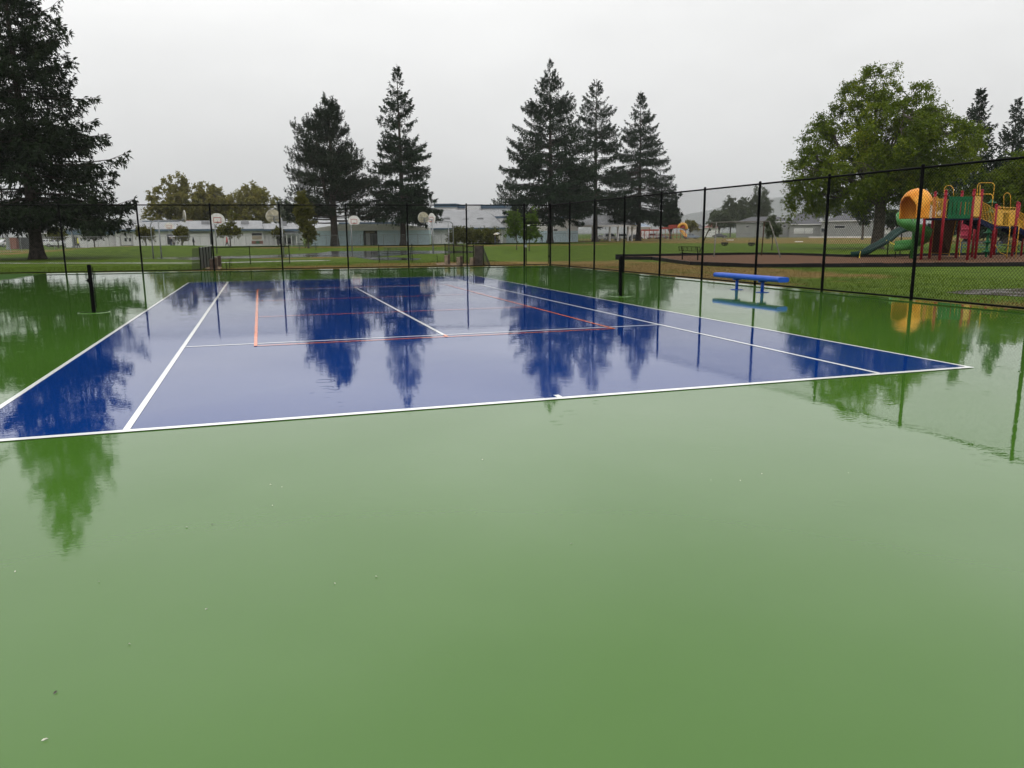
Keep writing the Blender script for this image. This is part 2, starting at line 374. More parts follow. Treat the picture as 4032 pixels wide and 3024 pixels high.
# ---- court slab, blue playing area, painted lines
far_l = FLe+V(0, .12, 0); far_c = FC+V(.14, .12, 0); near_r = FRe+V(.14, 0, 0)
mb = MB(); mb.prism([(far_c[0], far_c[1], -.10), (far_l[0], far_l[1], -.10), (far_l[0], -40, -.10), (near_r[0]+.2, -40, -.10), (near_r[0], near_r[1], -.10)], (0, 0, .10))
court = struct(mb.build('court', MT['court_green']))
mb = MB(); mb.sheet([(-5.51, -.025), (5.51, -.025), (5.51, 23.795), (-5.51, 23.795)], .004)
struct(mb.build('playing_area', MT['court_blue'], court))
LW = .06
def line(a, b, w=LW, m='line_white', name='court_line', z=.008):
    a = V(a[0], a[1], 0); b = V(b[0], b[1], 0); d = b-a; d /= np.linalg.norm(d); n = V(-d[1], d[0], 0)*w/2
    q = MB(); q.sheet([a-n, b-n, b+n, a+n], z); return q.build(name, MT[m], court)
line((-5.51, 0), (5.51, 0), .085); line((-5.51, 23.77), (5.51, 23.77), .06)
for x in (-5.485, 5.485): line((x, .045), (x, 23.74))
for x in (-4.115, 4.115): line((x, .045), (x, 23.74))
for y in (5.485, 18.285): line((-4.09, y), (4.09, y))
line((0, 5.51), (0, 18.26)); line((0, .045), (0, .16))
for x in (-3.048, 3.048): line((x, 5.18), (x, 18.59), .05, 'line_orange', 'pickleball_line', .012)
for y in (5.205, 18.565, 9.75, 14.02): line((-3.022, y), (3.022, y), .05, 'line_orange', 'pickleball_line', .012)
for y0, y1 in ((5.232, 5.455), (18.315, 18.538)): line((0, y0), (0, y1), .05, 'line_orange', 'pickleball_line', .012)

# ---- asphalt ball court, path, wood chips
MT['asphalt'] = mat('wet_asphalt', (.055, .056, .060), .12, .35, 1.2, bump=.002, bscale=40, spec=.5, fac=(.3, .7))
MT['concrete'] = mat('wet_concrete', (.30, .30, .29), .14, .2, 1.5, spec=.5)
MT['chips'] = mat('wood_chips', (.055, .027, .014), .8, .5, 9, bump=.05, bscale=16, col2=(.17, .078, .032), detail=8, spec=.15)
def sheet_px(name, pts, z, m, parent=None):
    q = MB(); q.sheet([G(x, y) for x, y in pts], z); return struct(q.build(name, MT[m], parent))
def roughen(m, a=.05, b_=.5, sc=.35):
    """puddles on a hard surface: gloss varies from place to place"""
    t = m.node_tree; n = t.nodes.new('ShaderNodeTexNoise'); n.inputs['Scale'].default_value = sc; g = t.nodes.new('ShaderNodeNewGeometry'); t.links.new(g.outputs['Position'], n.inputs['Vector'])
    k = t.nodes.new('ShaderNodeMapRange'); t.links.new(n.outputs['Fac'], k.inputs[0]); k.inputs[1].default_value = .42; k.inputs[2].default_value = .6; k.inputs[3].default_value = a; k.inputs[4].default_value = b_
    t.links.new(k.outputs[0], t.nodes['Principled BSDF'].inputs['Roughness'])
roughen(MT['asphalt'], .03, .2, .22); roughen(MT['concrete'], .12, .5, .5)
bc = sheet_px('ball_court', [(1863, 989), (1600, 987), (1330, 989), (1100, 992), (850, 1001), (560, 1010), (540, 1017), (760, 1024), (945, 1019), (1100, 1014), (1330, 1011), (1440, 1014), (1650, 1000), (1863, 996)], GZ+.012, 'asphalt')
sheet_px('path', [(1446, 1013), (1390, 1012), (1475, 1025), (1640, 1025), (1660, 1019), (1560, 1014)], GZ+.016, 'asphalt')
MT['dull_white'] = mat('worn_white_paint', (.62, .62, .60), .2, .2, 3)
for (a, b_) in (((1190, 1001), (1440, 1008)), ((1095, 1006), (1200, 1012)), ((860, 1010), (1085, 1009)), ((1330, 992), (1560, 991)), ((760, 1017), (900, 1006))):
    A = G(*a); B = G(*b_); d = (B-A)/np.linalg.norm(B-A); n = V(-d[1], d[0], 0)*.06; q = MB(); q.sheet([A-n, B-n, B+n, A+n], GZ+.016); q.build('court_line', MT['dull_white'], bc)
pth = [(-300, 1035), (100, 1037), (190, 1036.5), (500, 1036.5), (760, 1036.3), (945, 1033.2), (1130, 1029), (1300, 1026)]
q = MB()
for (a, b_) in zip(pth[:-1], pth[1:]):
    A = G(*a); B = G(*b_)
    nA = (A-CAM)[:2]/dist(A)*.6; nB = (B-CAM)[:2]/dist(B)*.6
    q.quad((A[0]-nA[0], A[1]-nA[1], GZ+.014), (B[0]-nB[0], B[1]-nB[1], GZ+.014), (B[0]+nB[0], B[1]+nB[1], GZ+.014), (A[0]+nA[0], A[1]+nA[1], GZ+.014))
struct(q.build('path', MT['concrete']))
near_b = [(2424, 1022), (2570, 1023.5), (2628, 1032), (2720, 1044), (2850, 1050), (2975, 1054), (3150, 1053.5), (3310, 1052.5), (3560, 1051), (3800, 1050), (4060, 1049), (4400, 1047)]
far_b = [(2424, 1012.5), (2600, 1009.5), (2765, 1007), (2980, 1004), (3120, 1006), (3230, 1010), (3330, 1014), (3500, 1013), (3700, 1008), (3900, 1005), (4100, 1003), (4400, 1001)]
sheet_px('wood_chip_bed', near_b+far_b[::-1], GZ+.03, 'chips')
MT['border'] = mat('black_plastic_timber', (.010, .010, .011), .45, .3, 6, spec=.15)
def border(pts, label):
    A0 = G(*pts[0]); root = thing('playground_border', label, 'border', (A0[0], A0[1], GZ)); n = 0
    for a, b_ in zip(pts[:-1], pts[1:]):
        A = G(*a); B = G(*b_); k = max(1, round(np.linalg.norm(B-A)/1.22))
        for i in range(k):
            p = A+(B-A)*(i/k); q_ = A+(B-A)*((i+1)/k); d = (q_-p)/np.linalg.norm(q_-p); j = rs.uniform(-.012, .012)
            mb = MB(); p1 = p+d*.006; q1 = q_-d*.006
            mb.beam((p1[0], p1[1], GZ+.085+j), (q1[0], q1[1], GZ+.085+j), .10, .17); mb.beam((p1[0], p1[1], GZ+.185+j), (q1[0], q1[1], GZ+.185+j), .085, .035)
            mb.tube([(p1[0], p1[1], GZ-.05), (p1[0], p1[1], GZ+.212+j)], .024, 6)
            mb.build('border_timber', MT['border'], root)
MT['mud'] = mat('wet_mud', (.035, .026, .018), .25, .4, 3, bump=.02, bscale=8, spec=.15); roughen(MT['mud'], .35, .9, 1.1)
sheet_px('mud_patch', [(3720, 1152), (3800, 1143), (3900, 1139), (4032, 1137), (4200, 1138), (4200, 1172), (4032, 1170), (3900, 1163), (3790, 1160)], GZ+.012, 'mud')
border(near_b, 'black plastic timber border along the grass side of the wood chips')
border(far_b, 'black plastic timber border along the far field side of the wood chips')

# ---- grass blades standing proud of the turf near the fences
def blades():
    rg = np.random.RandomState(5); n = 52000; P = []
    A = FC+dL*30; k = n//2; u = rg.uniform(0, 1, k); w = rg.uniform(0, 1, k)**1.3
    P.append(np.stack([A[0]+(FC[0]-A[0])*u, A[1]+(FC[1]-A[1])*u+.3+w*11, np.full(k, GZ)], 1))
    u = rg.uniform(-2, 36, n-k); w = rg.uniform(0, 1, n-k)**1.3; B = FC+dR*u[:, None]
    P.append(np.stack([B[:, 0]+.3+w*10.5, B[:, 1]+rg.normal(0, .1, n-k), np.full(n-k, GZ)], 1))
    P = np.concatenate(P); nb_ = np.array([G(*q)[:2] for q in near_b]); xx = np.interp(P[:, 1], nb_[::-1, 1] if nb_[0, 1] > nb_[-1, 1] else nb_[:, 1], nb_[::-1, 0] if nb_[0, 1] > nb_[-1, 1] else nb_[:, 0], left=99, right=99)
    P = P[P[:, 0] < xx-.15]; n = len(P)
    D = np.stack([rg.normal(0, .35, n), rg.normal(0, .35, n), np.ones(n)], 1); D /= np.linalg.norm(D, axis=1)[:, None]; S = np.cross(D, rg.normal(size=(n, 3))); S /= np.linalg.norm(S, axis=1)[:, None]
    L_ = rg.uniform(.03, .085, n)[:, None]; W_ = rg.uniform(.012, .03, n)[:, None]
    v = np.stack([P-S*W_*.5-V(0, 0, .01), P+S*W_*.5-V(0, 0, .01), P+D*L_], 1).reshape(-1, 3)
    o = npmesh('grass_blades', v, np.arange(n*3).reshape(-1, 3), lawn.data.materials[0]); stuff(o)
    a_ = o.data.attributes.new('dry', 'FLOAT', 'POINT'); a_.data.foreach_set('value', dryness(v).astype(np.float32))
    tag(o, 'short wet grass blades on the lawn outside the court fences', 'grass')
blades()

# ---- hazy hills
def hill(name, px0, px1, d, htop, seed, m):
    r_ = np.random.RandomState(seed); n = 60; q = MB(); top = []
    for i in range(n+1):
        px = px0+(px1-px0)*i/n; t = i/n; hh = htop*(math.sin(math.pi*t)**.6)*(.8+.2*math.sin(t*9+seed)+.06*r_.rand())
        P = at(px, d, 0); P2 = at(px, d+700, 0); P3 = at(px, d+1500, 0)
        top.append(((P[0], P[1], -2), (P2[0], P2[1], max(hh, 0)), (P3[0], P3[1], -2)))
    for a, b_ in zip(top[:-1], top[1:]): q.quad(a[0], b_[0], b_[1], a[1]); q.quad(a[1], b_[1], b_[2], a[2])
    o = q.build(name, m, None, True); return struct(o)
MT['hill'] = mat('forest_hill', (.030, .045, .028), .9, .4, .02, detail=8, bump=6, bscale=.05)
hill('hill', 2250, 3900, 5600, 250, 3, MT['hill']); hill('hill', 3100, 5400, 7000, 380, 5, MT['hill']); hill('hill', -1500, 1300, 6500, 170, 8, MT['hill'])

# ================================================================== CHAIN LINK FENCES
FH = 3.2
_pan = {}
def link_mesh(w, h, pitch=.082, rad=.0031):
    """woven chain link fabric in the XZ plane, w x h"""
    key = (round(w, 2), round(h, 2), pitch, rad)
    if key in _pan: return _pan[key]
    vs = []; fs = []; k = 0
    def seg(p, q_, off):
        nonlocal k
        d = V(q_)-V(p); L_ = np.linalg.norm(d)
        if L_ < .02: return
        d /= L_; s_ = V(-d[1], d[0])
        for pt in (p, q_):
            for an in (0.5, 2.6, 4.7):
                vs.append((pt[0]+s_[0]*rad*math.cos(an), off+rad*math.sin(an), pt[1]+s_[1]*rad*math.cos(an)))
        for i in range(3): fs.append((k+i, k+(i+1) % 3, k+3+(i+1) % 3, k+3+i))
        k += 6
    for sgn in (1, -1):
        c = -h*1.1; 
        while c < w+h*1.1:
            # x = c + sgn*z*0.92 , clip to 0..w
            zs = [0, h]
            z0, z1 = 0.0, h; sl = sgn*.92
            a0, a1 = sorted(((0-c)/sl, (w-c)/sl)); z0 = max(z0, a0); z1 = min(z1, a1)
            if z1 > z0: seg((c+sl*z0, z0), (c+sl*z1, z1), .002*sgn)
            c += pitch
    m = bpy.data.meshes.new('chain_link_mesh'); m.from_pydata(vs, [], fs); m.materials.append(MT['wire']); m.update(); _pan[key] = m
    return m
def put_mesh(A, B, z0, z1, parent, pitch=.082, rad=.0031, name='chain_link_mesh', mt=None):
    d = V(B)-V(A); L_ = math.hypot(d[0], d[1]); me = link_mesh(L_, z1-z0, pitch, rad)
    if mt is not None:
        me = me.copy(); me.materials[0] = mt
    o = bpy.data.objects.new(name, me); COL.objects.link(o); o.parent = parent; w_ = wloc(parent)
    o.location = (A[0]-w_[0], A[1]-w_[1], z0-w_[2]); o.rotation_euler = (0, 0, math.atan2(d[1], d[0])); return stuff(o)
def fence(name, label, posts, h=FH, pr=.041, mids=(), skip=(), mt='black', big=(), base=0.0, pitch=.082, rad=.0031, bottom=True):
    root = thing(name, label, 'fence', (posts[0][0], posts[0][1], base))
    for i, p in enumerate(posts):
        rr = pr*1.35 if i in big else pr
        q = MB(); q.tube([(p[0], p[1], base-.04), (p[0], p[1], base+h+.02)], rr, 10); q.lathe([(rr*1.06, 0), (rr*1.06, .02), (rr*.6, .042), (.005, .05)], (p[0], p[1], base+h+.02), 10)
        q.build('post', MT[mt], root, False)
    for i, (a, b_) in enumerate(zip(posts[:-1], posts[1:])):
        if i in skip: continue
        q = MB(); q.tube([(a[0], a[1], base+h-.02), (b_[0], b_[1], base+h-.02)], .028, 8); q.build('top_rail', MT[mt], root)
        if bottom: q = MB(); q.tube([(a[0], a[1], base+.06), (b_[0], b_[1], base+.06)], .024, 8); q.build('bottom_rail', MT[mt], root)
        if i in mids: q = MB(); q.tube([(a[0], a[1], base+1.2), (b_[0], b_[1], base+1.2)], .024, 8); q.build('middle_rail', MT[mt], root)
        # fabric hangs on the outside of the posts, tied to the rails
        d = V(b_)-V(a); n = V(d[1], -d[0], 0); n /= np.linalg.norm(n)
        sgn = 1 if np.dot(n[:2], V(a)[:2]-CAM[:2]) > 0 else -1
        put_mesh(V(a)+n*sgn*.03, V(b_)+n*sgn*.03, base+.03, base+h-.01, root, pitch, rad, mt=MT[mt] if mt != 'black' else None)
    return root
cols = [(2065, 1048), (1840, 1052), (1610, 1054), (1372, 1057), (1113.5, 1061.5), (845, 1063), (562, 1069), (261, 1077)]
pf = [V(*onplane(x, y, FC, FL)[:2], 0) for x, y in cols]
while np.linalg.norm(pf[-1]-FC) < 42: pf.append(pf[-1]+dL*3.2)
fence('court_fence', 'tall black chain link fence across the end of the court before the ball court', pf, mids=(0,), big=(0,))
cols = [(2242, 1053), (2339, 1064.5), (2455, 1075), (2596, 1089), (2762, 1104), (2972, 1125), (3235, 1151), (3587, 1181)]
pr_ = [FC]+[V(*onplane(x, y, FC, FR)[:2], 0) for x, y in cols]
while np.linalg.norm(pr_[-1]-FC) < 50: pr_.append(pr_[-1]+dR*3.1)
fence('court_fence', 'tall black chain link fence between blue court bench and playground lawn', pr_, mids=(0,), big=(0,))
# gate between the gate post and the corner
g0, g1 = pf[0], FC
gt = thing('gate', 'narrow black chain link gate standing closed in the corner of the court', 'gate', ((g0[0]+g1[0])/2, (g0[1]+g1[1])/2, 0))
gd = (g1-g0)/np.linalg.norm(g1-g0); a = g0+gd*.10; b_ = g1-gd*.10; ht = 2.13
fr = MB()
for p in (a, b_): fr.tube([(p[0], p[1], .07), (p[0], p[1], ht)], .024, 8)
for z in (.07, 1.2, ht): fr.tube([(a[0], a[1], z), (b_[0], b_[1], z)], .022, 8)
fr.build('gate_frame', MT['black'], gt)
put_mesh(a, b_, .08, ht, gt)
for z in (ht+.10, ht+.17, FH-.02): tr_ = MB(); tr_.tube([(g0[0], g0[1], z), (g1[0], g1[1], z)], .024, 8); tr_.build('transom_bar', MT['black'], gt)
put_mesh(g0, g1, ht+.17, FH-.02, gt)
for z in (.5, 1.75):
    q = MB(); q.box((b_[0]+gd[0]*.04, b_[1]+gd[1]*.04, z), (.10, .05, .09), math.atan2(gd[1], gd[0])); q.build('hinge', MT['black'], gt)
q = MB(); q.box((a[0]-gd[0]*.03, a[1]-gd[1]*.03-.03, 1.05), (.12, .06, .14), math.atan2(gd[1], gd[0])); q.build('latch', MT['galv'], gt)
MT['white'] = mat('white_paint', (.72, .72, .70), .4, .06, 5)
q = MB(); q.box((a[0]+gd[0]*.12, a[1]+gd[1]*.12-.035, ht+.0), (.13, .006, .05), math.atan2(gd[1], gd[0])); q.build('tag', MT['white'], gt)

# ================================================================== TREES
def unit(a): return a/(np.linalg.norm(a, axis=-1, keepdims=True)+1e-9)
def diamonds(P, D, Lg, Wd, rg, tw=1.0):
    """one small kite-shaped leaf or needle spray at every point P, pointing along D"""
    n = len(P); D = unit(D); Rn = rg.normal(size=(n, 3)); Rn[:, 2] += 0.0
    S = unit(np.cross(D, Rn)); Lg = Lg[:, None]; Wd = Wd[:, None]
    v = np.stack([P, P+D*Lg*.45+S*Wd*.5, P+D*Lg, P+D*Lg*.45-S*Wd*.5], 1).reshape(-1, 3)
    return v, np.arange(n*4).reshape(-1, 4)
def tree_root(name, label, base, group=None): return thing(name, label, 'tree', base, 0, group)
def trunk_path(base, H_, rg, lean=.01, n=10):
    ph = rg.uniform(0, 6.28, 2); pts = []
    for i in range(n+1):
        t = i/n; pts.append((base[0]+math.sin(t*3+ph[0])*H_*lean*t, base[1]+math.cos(t*2.5+ph[1])*H_*lean*t, base[2]+H_*t))
    return np.array(pts)
def conifer(name, label, base, H_, prof, seed, r0, z0=.1, nb=260, mt='needle', dens=1.0, hang=.5, spray=(.42, .15), up=(-.10, .8), droop=.28, major=(), group=None, tips=1, gap=0.0, stubs=0, inner=.18):
    """prof(h) gives the crown radius in metres at height h; major = explicit long boughs (h, azimuth, length)"""
    rg = np.random.RandomState(seed); root = tree_root(name, label, base, group); base = V(base)
    tp = trunk_path(base, H_*.985, rg, .006, 14); q = MB()
    def rr(t): return max(.02, r0*((1-t)**.9)*(1+1.1*math.exp(-t*H_/.45)*.6))
    tt = [0, .01, .025, .05]+[i/12 for i in range(1, 13)]
    pts = [np.array([np.interp(t, np.linspace(0, 1, 15), tp[:, k]) for k in range(3)]) for t in tt]; pts[0] = pts[0]-V(0, 0, .25)
    q.tube(pts, [rr(t) for t in tt], 12); q.build('trunk', MT['bark'], root, True)
    if tips > 1:
        pass
    wood = MB(); P_, D_, L_, W_ = [], [], [], []
    hs = z0*H_+(H_*.985-z0*H_)*(rg.uniform(0, 1, nb)**1.12)
    if gap: hs = hs[(np.sin(hs*gap+rg.uniform(0, 6, 1)) > -.75) | (rg.uniform(size=len(hs)) < .3)]
    todo = [(h, rg.uniform(0, 2*math.pi), prof(h)*rg.uniform(.70, 1.16), 1) for h in hs]+[(h, a, l, 2) for (h, a, l) in major]
    for k in range(stubs):
        h = H_*rg.uniform(.05, z0+.05); todo.append((h, rg.uniform(0, 6.28), rg.uniform(.5, 1.6), 0))
    for h, az, L, kd in todo:
        t = h/H_; sp_ = 1-.45*t; c = np.array([np.interp(t/.985, np.linspace(0, 1, 15), tp[:, k]) for k in range(3)])
        dh = V(math.cos(az), math.sin(az), 0); u = up[0]+(up[1]-up[0])*t**1.6+rg.uniform(-.10, .10); dr = droop*(1-t)*rg.uniform(.7, 1.3); tipup = .16*rg.uniform(.5, 1.4)
        def pos(s): s = np.asarray(s)[..., None]; return c+dh*L*s*(1-.06*s)+V(0, 0, 1)*L*(u*s-dr*s**2+tipup*s**4)
        ss = np.linspace(0, 1, 6); bp = pos(ss)
        wr = max(.012, min(.09, L*.011)); wood.tube(bp, [wr*(1-.85*s) for s in ss], 4, False)
        if kd == 0: continue
        n = max(5, int(L/.20*dens)); s0 = inner
        s = s0+(1-s0)*np.sort(rg.uniform(0, 1, n)**.85); B = pos(s)
        side = rg.choice([-1, 1], n); ang = az+side*rg.uniform(.55, 1.25, n)
        bl = np.minimum(1.9, (.10+.34*L*(1.06-s)**.85)*rg.uniform(.65, 1.2, n))
        bz = rg.uniform(-.45, .08, n)-.25*hang
        bd = np.stack([np.cos(ang), np.sin(ang), bz], 1)
        m_ = max(2, int(3*dens))
        for j in range(m_+2):
            f = rg.uniform(0, 1, n); Q = B+bd*(bl*f)[:, None]+np.stack([np.zeros(n), np.zeros(n), -.18*bl*f*f], 1)
            dd = bd+rg.normal(0, .35, (n, 3)); 
            if j % 3 == 2: dd = np.stack([rg.normal(0, .3, n), rg.normal(0, .3, n), -np.ones(n)], 1)*hang+bd*(1-hang)*.6
            P_.append(Q); D_.append(dd); L_.append(sp_*spray[0]*rg.uniform(.6, 1.35, n)*(1.25 if j % 3 == 2 else 1)); W_.append(sp_*spray[1]*rg.uniform(.7, 1.4, n))
        # along the bough itself and its tip
        k = max(4, int(L*3*dens)); s = rg.uniform(.25, 1.0, k); Q = pos(s); dd = dh+rg.normal(0, .5, (k, 3))
        P_.append(Q); D_.append(dd); L_.append(sp_*spray[0]*rg.uniform(.7, 1.2, k)); W_.append(sp_*spray[1]*rg.uniform(.8, 1.3, k))
        e_ = pos([1.0])[0]; P_.append(np.repeat(e_[None]-dh*.15, 3, 0)); D_.append(dh+V(0, 0, .25)+rg.normal(0, .25, (3, 3))); L_.append(np.full(3, spray[0]*1.2)); W_.append(np.full(3, spray[1]))
    # leader
    k = 26; zz = rg.uniform(.94, 1.0, k)*H_; P_.append(np.stack([np.full(k, tp[-1][0]), np.full(k, tp[-1][1]), base[2]+zz], 1)); D_.append(np.stack([rg.normal(0, .5, k), rg.normal(0, .5, k), np.full(k, .7)], 1)); L_.append(np.full(k, spray[0]*.55)); W_.append(np.full(k, spray[1]*.4))
    v, f = diamonds(np.concatenate(P_), np.concatenate(D_), np.concatenate(L_), np.concatenate(W_), rg)
    stuff(wood.build('branches', MT['bark'], root)); stuff(npmesh('crown', v, f, MT[mt], root))
    return root
def prof_cone(R_, H_, z0, p=.85, bulge=0.0): return lambda h: R_*max(.02, 1-(h-z0)/(H_-z0))**p*min(1.0, .55+.45*(h-z0)/(.12*H_)+bulge)+.15

# -- the great spruce by the corner
sb_ = G(149, 1021); SPH = 25.6
rt2 = np.array([math.cos(YAW), -math.sin(YAW)])     # picture-right on the ground
azr = math.atan2(rt2[1], rt2[0])
major = []
for (tx, ty) in ((392, 57), (470, 150), (367, 295), (447, 374), (513, 544), (544, 634), (558, 792), (545, 830), (340, 190), (343, 500), (430, 700), (300, 110)):
    P = onp(tx, ty, sb_); L_ = (P[0]-sb_[0])*rt2[0]+(P[1]-sb_[1])*rt2[1]; hh = P[2]-GZ-.2; t = hh/SPH
    major.append((max(3.2, hh+.10*(1-t)*L_-.25*t*L_), azr+rs.uniform(-.25, .25), min(L_*1.12, 9.9*max(.1, 1-t*.96)**.75+.5)))
for k_ in range(9): major.append((rs.uniform(2.9, 4.6), azr+math.pi+rs.uniform(-1.5, 1.5), rs.uniform(6.0, 8.0)))
conifer('spruce_tree', 'great dark spruce with thick trunk whose boughs sweep low over the lawn', sb_, SPH, prof_cone(7.6, SPH, 3.0, .85, .3), 11, .50, .13, 410, 'needle_dark', 1.7, .55, (.38, .13), (-.06, .45), .22, major, None, 1, 1.05, 0, .05)
# -- forked pine and weeping spruce by the school wall
pb = G(1319, 969.5); PH = zat(1302, 392, pb)-GZ
def pine(name, label, base, H_, R_, seed, r0, z0=.2, ncl=900, fork=True):
    rg = np.random.RandomState(seed); root = tree_root(name, label, base); base = V(base); q = MB()
    tp = trunk_path(base, H_*.985, rg, .006, 12); tr = [max(.03, r0*(1-i/12.5)**.8*(1.35 if i == 0 else 1)) for i in range(13)]; tp[0][2] -= .25
    q.tube(tp, tr, 12)
    lim = [tp]
    if fork:
        k0 = tp[2]; fp = [k0+(V(-rt2[0], -rt2[1], 0)*(1.0*s**.6)*2.2)+V(0, 0, 1)*(H_*.80-k0[2]+base[2])*s for s in np.linspace(0, 1, 9)]
        q.tube(fp, [r0*.72*(1-s*.9) for s in np.linspace(0, 1, 9)], 10); lim.append(np.array(fp))
    q.build('trunk', MT['bark'], root, True)
    wood = MB(); P_, D_, L_, W_ = [], [], [], []
    def env(t):   # crown radius along the height: widest low, rounded above
        return R_*np.interp(t, [0, .14, .21, .4, .57, .71, .85, .93, 1.0], [.3, .8, 1.0, .88, .68, .50, .31, .17, .03])
    nb = 215
    for i in range(nb):
        t = z0+(1-z0)*rg.uniform(0, 1)*.985; h = t*H_; az = rg.uniform(0, 6.283); L = env(t)*rg.uniform(.7, 1.08)
        src = lim[0] if (len(lim) == 1 or rg.rand() < .65) else lim[1]; zz = src[:, 2]-base[2]; hh = min(h-.12*L, zz[-1]); c = np.array([np.interp(hh, zz, src[:, k]) for k in range(3)])
        dh = V(math.cos(az), math.sin(az), 0); u = .06+.42*t
        ss = np.linspace(0, 1, 6); bp = np.array([c+dh*L*s+V(0, 0, L*(u*s*s-.05*s)) for s in ss]); wr = max(.02, L*.016); wood.tube(bp, [wr*(1-.8*s) for s in ss], 4, False)
        n = int(6+L*5.0); s = .28+.72*rg.uniform(0, 1, n)**.7; B = np.stack([np.interp(s, ss, bp[:, k]) for k in range(3)], 1)
        ang = az+rg.choice([-1, 1], n)*rg.uniform(.3, 1.3, n); bl = rg.uniform(.2, 1.0, n)*min(1.5, .28*L+.3)
        E_ = B+np.stack([np.cos(ang)*bl, np.sin(ang)*bl, bl*rg.uniform(.0, .8, n)], 1)
        for j in range(n):
            if bl[j] > .5: wood.tube([B[j], E_[j]], [.02, .008], 3, False)
        if t > .3:      # upright shoots at the bough end
            k = 26; f = rg.uniform(0, 1, k)[:, None]; P_.append(bp[-1]+V(0, 0, 1.25)*f+dh*.15*f+rg.normal(0, .09, (k, 3))*(1.1-f)); D_.append(rg.normal(0, .45, (k, 3))+V(0, 0, .9)); L_.append(rg.uniform(.22, .42, k)); W_.append(rg.uniform(.08, .14, k)); wood.tube([bp[-1], bp[-1]+V(0, 0, 1.2)], [.025, .008], 3, False)
        # every twig ends in an upward brush of needles
        m_ = 13; C = np.repeat(E_, m_, 0); ax = np.repeat(np.stack([np.cos(ang)*.5, np.sin(ang)*.5, np.full(n, 1.0)], 1), m_, 0)
        f = rg.uniform(-.45, .35, n*m_)[:, None]
        P_.append(C+ax*f*.8); D_.append(ax*.55+rg.normal(0, .6, (n*m_, 3))); L_.append(rg.uniform(.26, .50, n*m_)); W_.append(rg.uniform(.07, .13, n*m_))
    v, f = diamonds(np.concatenate(P_), np.concatenate(D_), np.concatenate(L_), np.concatenate(W_), rg)
    stuff(wood.build('branches', MT['bark'], root)); stuff(npmesh('crown', v, f, MT['needle_pine'], root)); return root
pine('pine_tree', 'broad dark pine with a forked trunk before the pale school wall', pb, PH, (1490-1110)/2*dist(pb)/FPX*.95, 21, .62)
wb = G(1589, 966.5); WH = zat(1546, 254, wb)-GZ
def pw(h):
    t = h/WH; return (300/2)*dist(wb)/FPX*np.interp(t, [0, .12, .2, .3, .42, .55, .68, .8, .9, 1], [.5, .95, 1.0, .9, .76, .62, .50, .32, .13, .02])
conifer('spruce_tree', 'slender weeping spruce with hanging fringes and a thin bare tip', wb, WH, pw, 31, .52, .15, 270, 'needle', 1.5, .85, (.52, .16), (-.06, .55), .30, (), None, 1, .9)
# -- three tall firs
for i, (px, py, tx, ty, wpx, seed, lab) in enumerate(((2166, 958, 2164, 231, 400, 41, 'tallest fir with heavy boughs, its trunk beside the court gate'), (2343, 952, 2350, 310, 330, 42, 'fir with a thin see-through top between two darker firs'), (2513, 948, 2527, 359, 345, 43, 'narrow pointed fir standing by the far red playground'))):
    b_ = G(px, py); h_ = zat(tx, ty, b_)-GZ; R_ = wpx/2*dist(b_)/FPX*1.03
    pf_ = [lambda t: np.interp(t, [0, .1, .2, .35, .5, .62, .75, .86, .95, 1], [.6, .85, .95, .95, .80, .66, .42, .20, .06, .01]),
           lambda t: np.interp(t, [0, .1, .2, .35, .5, .62, .75, .86, .95, 1], [.5, .7, .8, .70, .60, .56, .46, .28, .10, .01]),
           lambda t: np.interp(t, [0, .1, .2, .35, .5, .62, .75, .86, .95, 1], [.7, .85, .92, .84, .68, .52, .37, .20, .07, .01])][i]
    conifer('fir_tree', lab, b_, h_, (lambda h, f=pf_, H2=h_, R2=R_: R2*f(h/H2)), seed, .56, (.17, .20, .18)[i], (340, 265, 360)[i], 'needle', 1.5, .6, (.50, .16), ((-.12, .60), (-.10, .50), (-.16, .30))[i], .22, (), None, 1, (1.35, 1.1, 1.5)[i], 14)
# -- a greyer fir behind them, and two firs behind the big shade tree
def small_fir(px, d, tx, ty, wpx, seed, lab, z0=.08, mt='needle', spray=(.55, .19), nb=200):
    b_ = at(px, d); h_ = zat(tx, ty, b_)-GZ; R_ = wpx/2*d/FPX*math.cos(math.atan((tx-W/2)/FPX))**2
    conifer('fir_tree', lab, b_, h_, prof_cone(R_, h_, .08*h_, .9, .4), seed, .4, z0, nb, mt, 1.0, .5, spray, (-.08, .6), .2)
small_fir(2010, 235, 2003, 690, 240, 44, 'smaller hazy fir half hidden behind the tallest fir')
small_fir(3808, 150, 3872, 347, 340, 45, 'fir whose pointed top rises just right of the big shade tree', .08, 'needle', (.55, .22), 320)
small_fir(3950, 160, 4022, 385, 310, 46, 'fir with a thin spire showing over the leafy tree beside the playground', .08, 'needle', (.55, .22), 300)

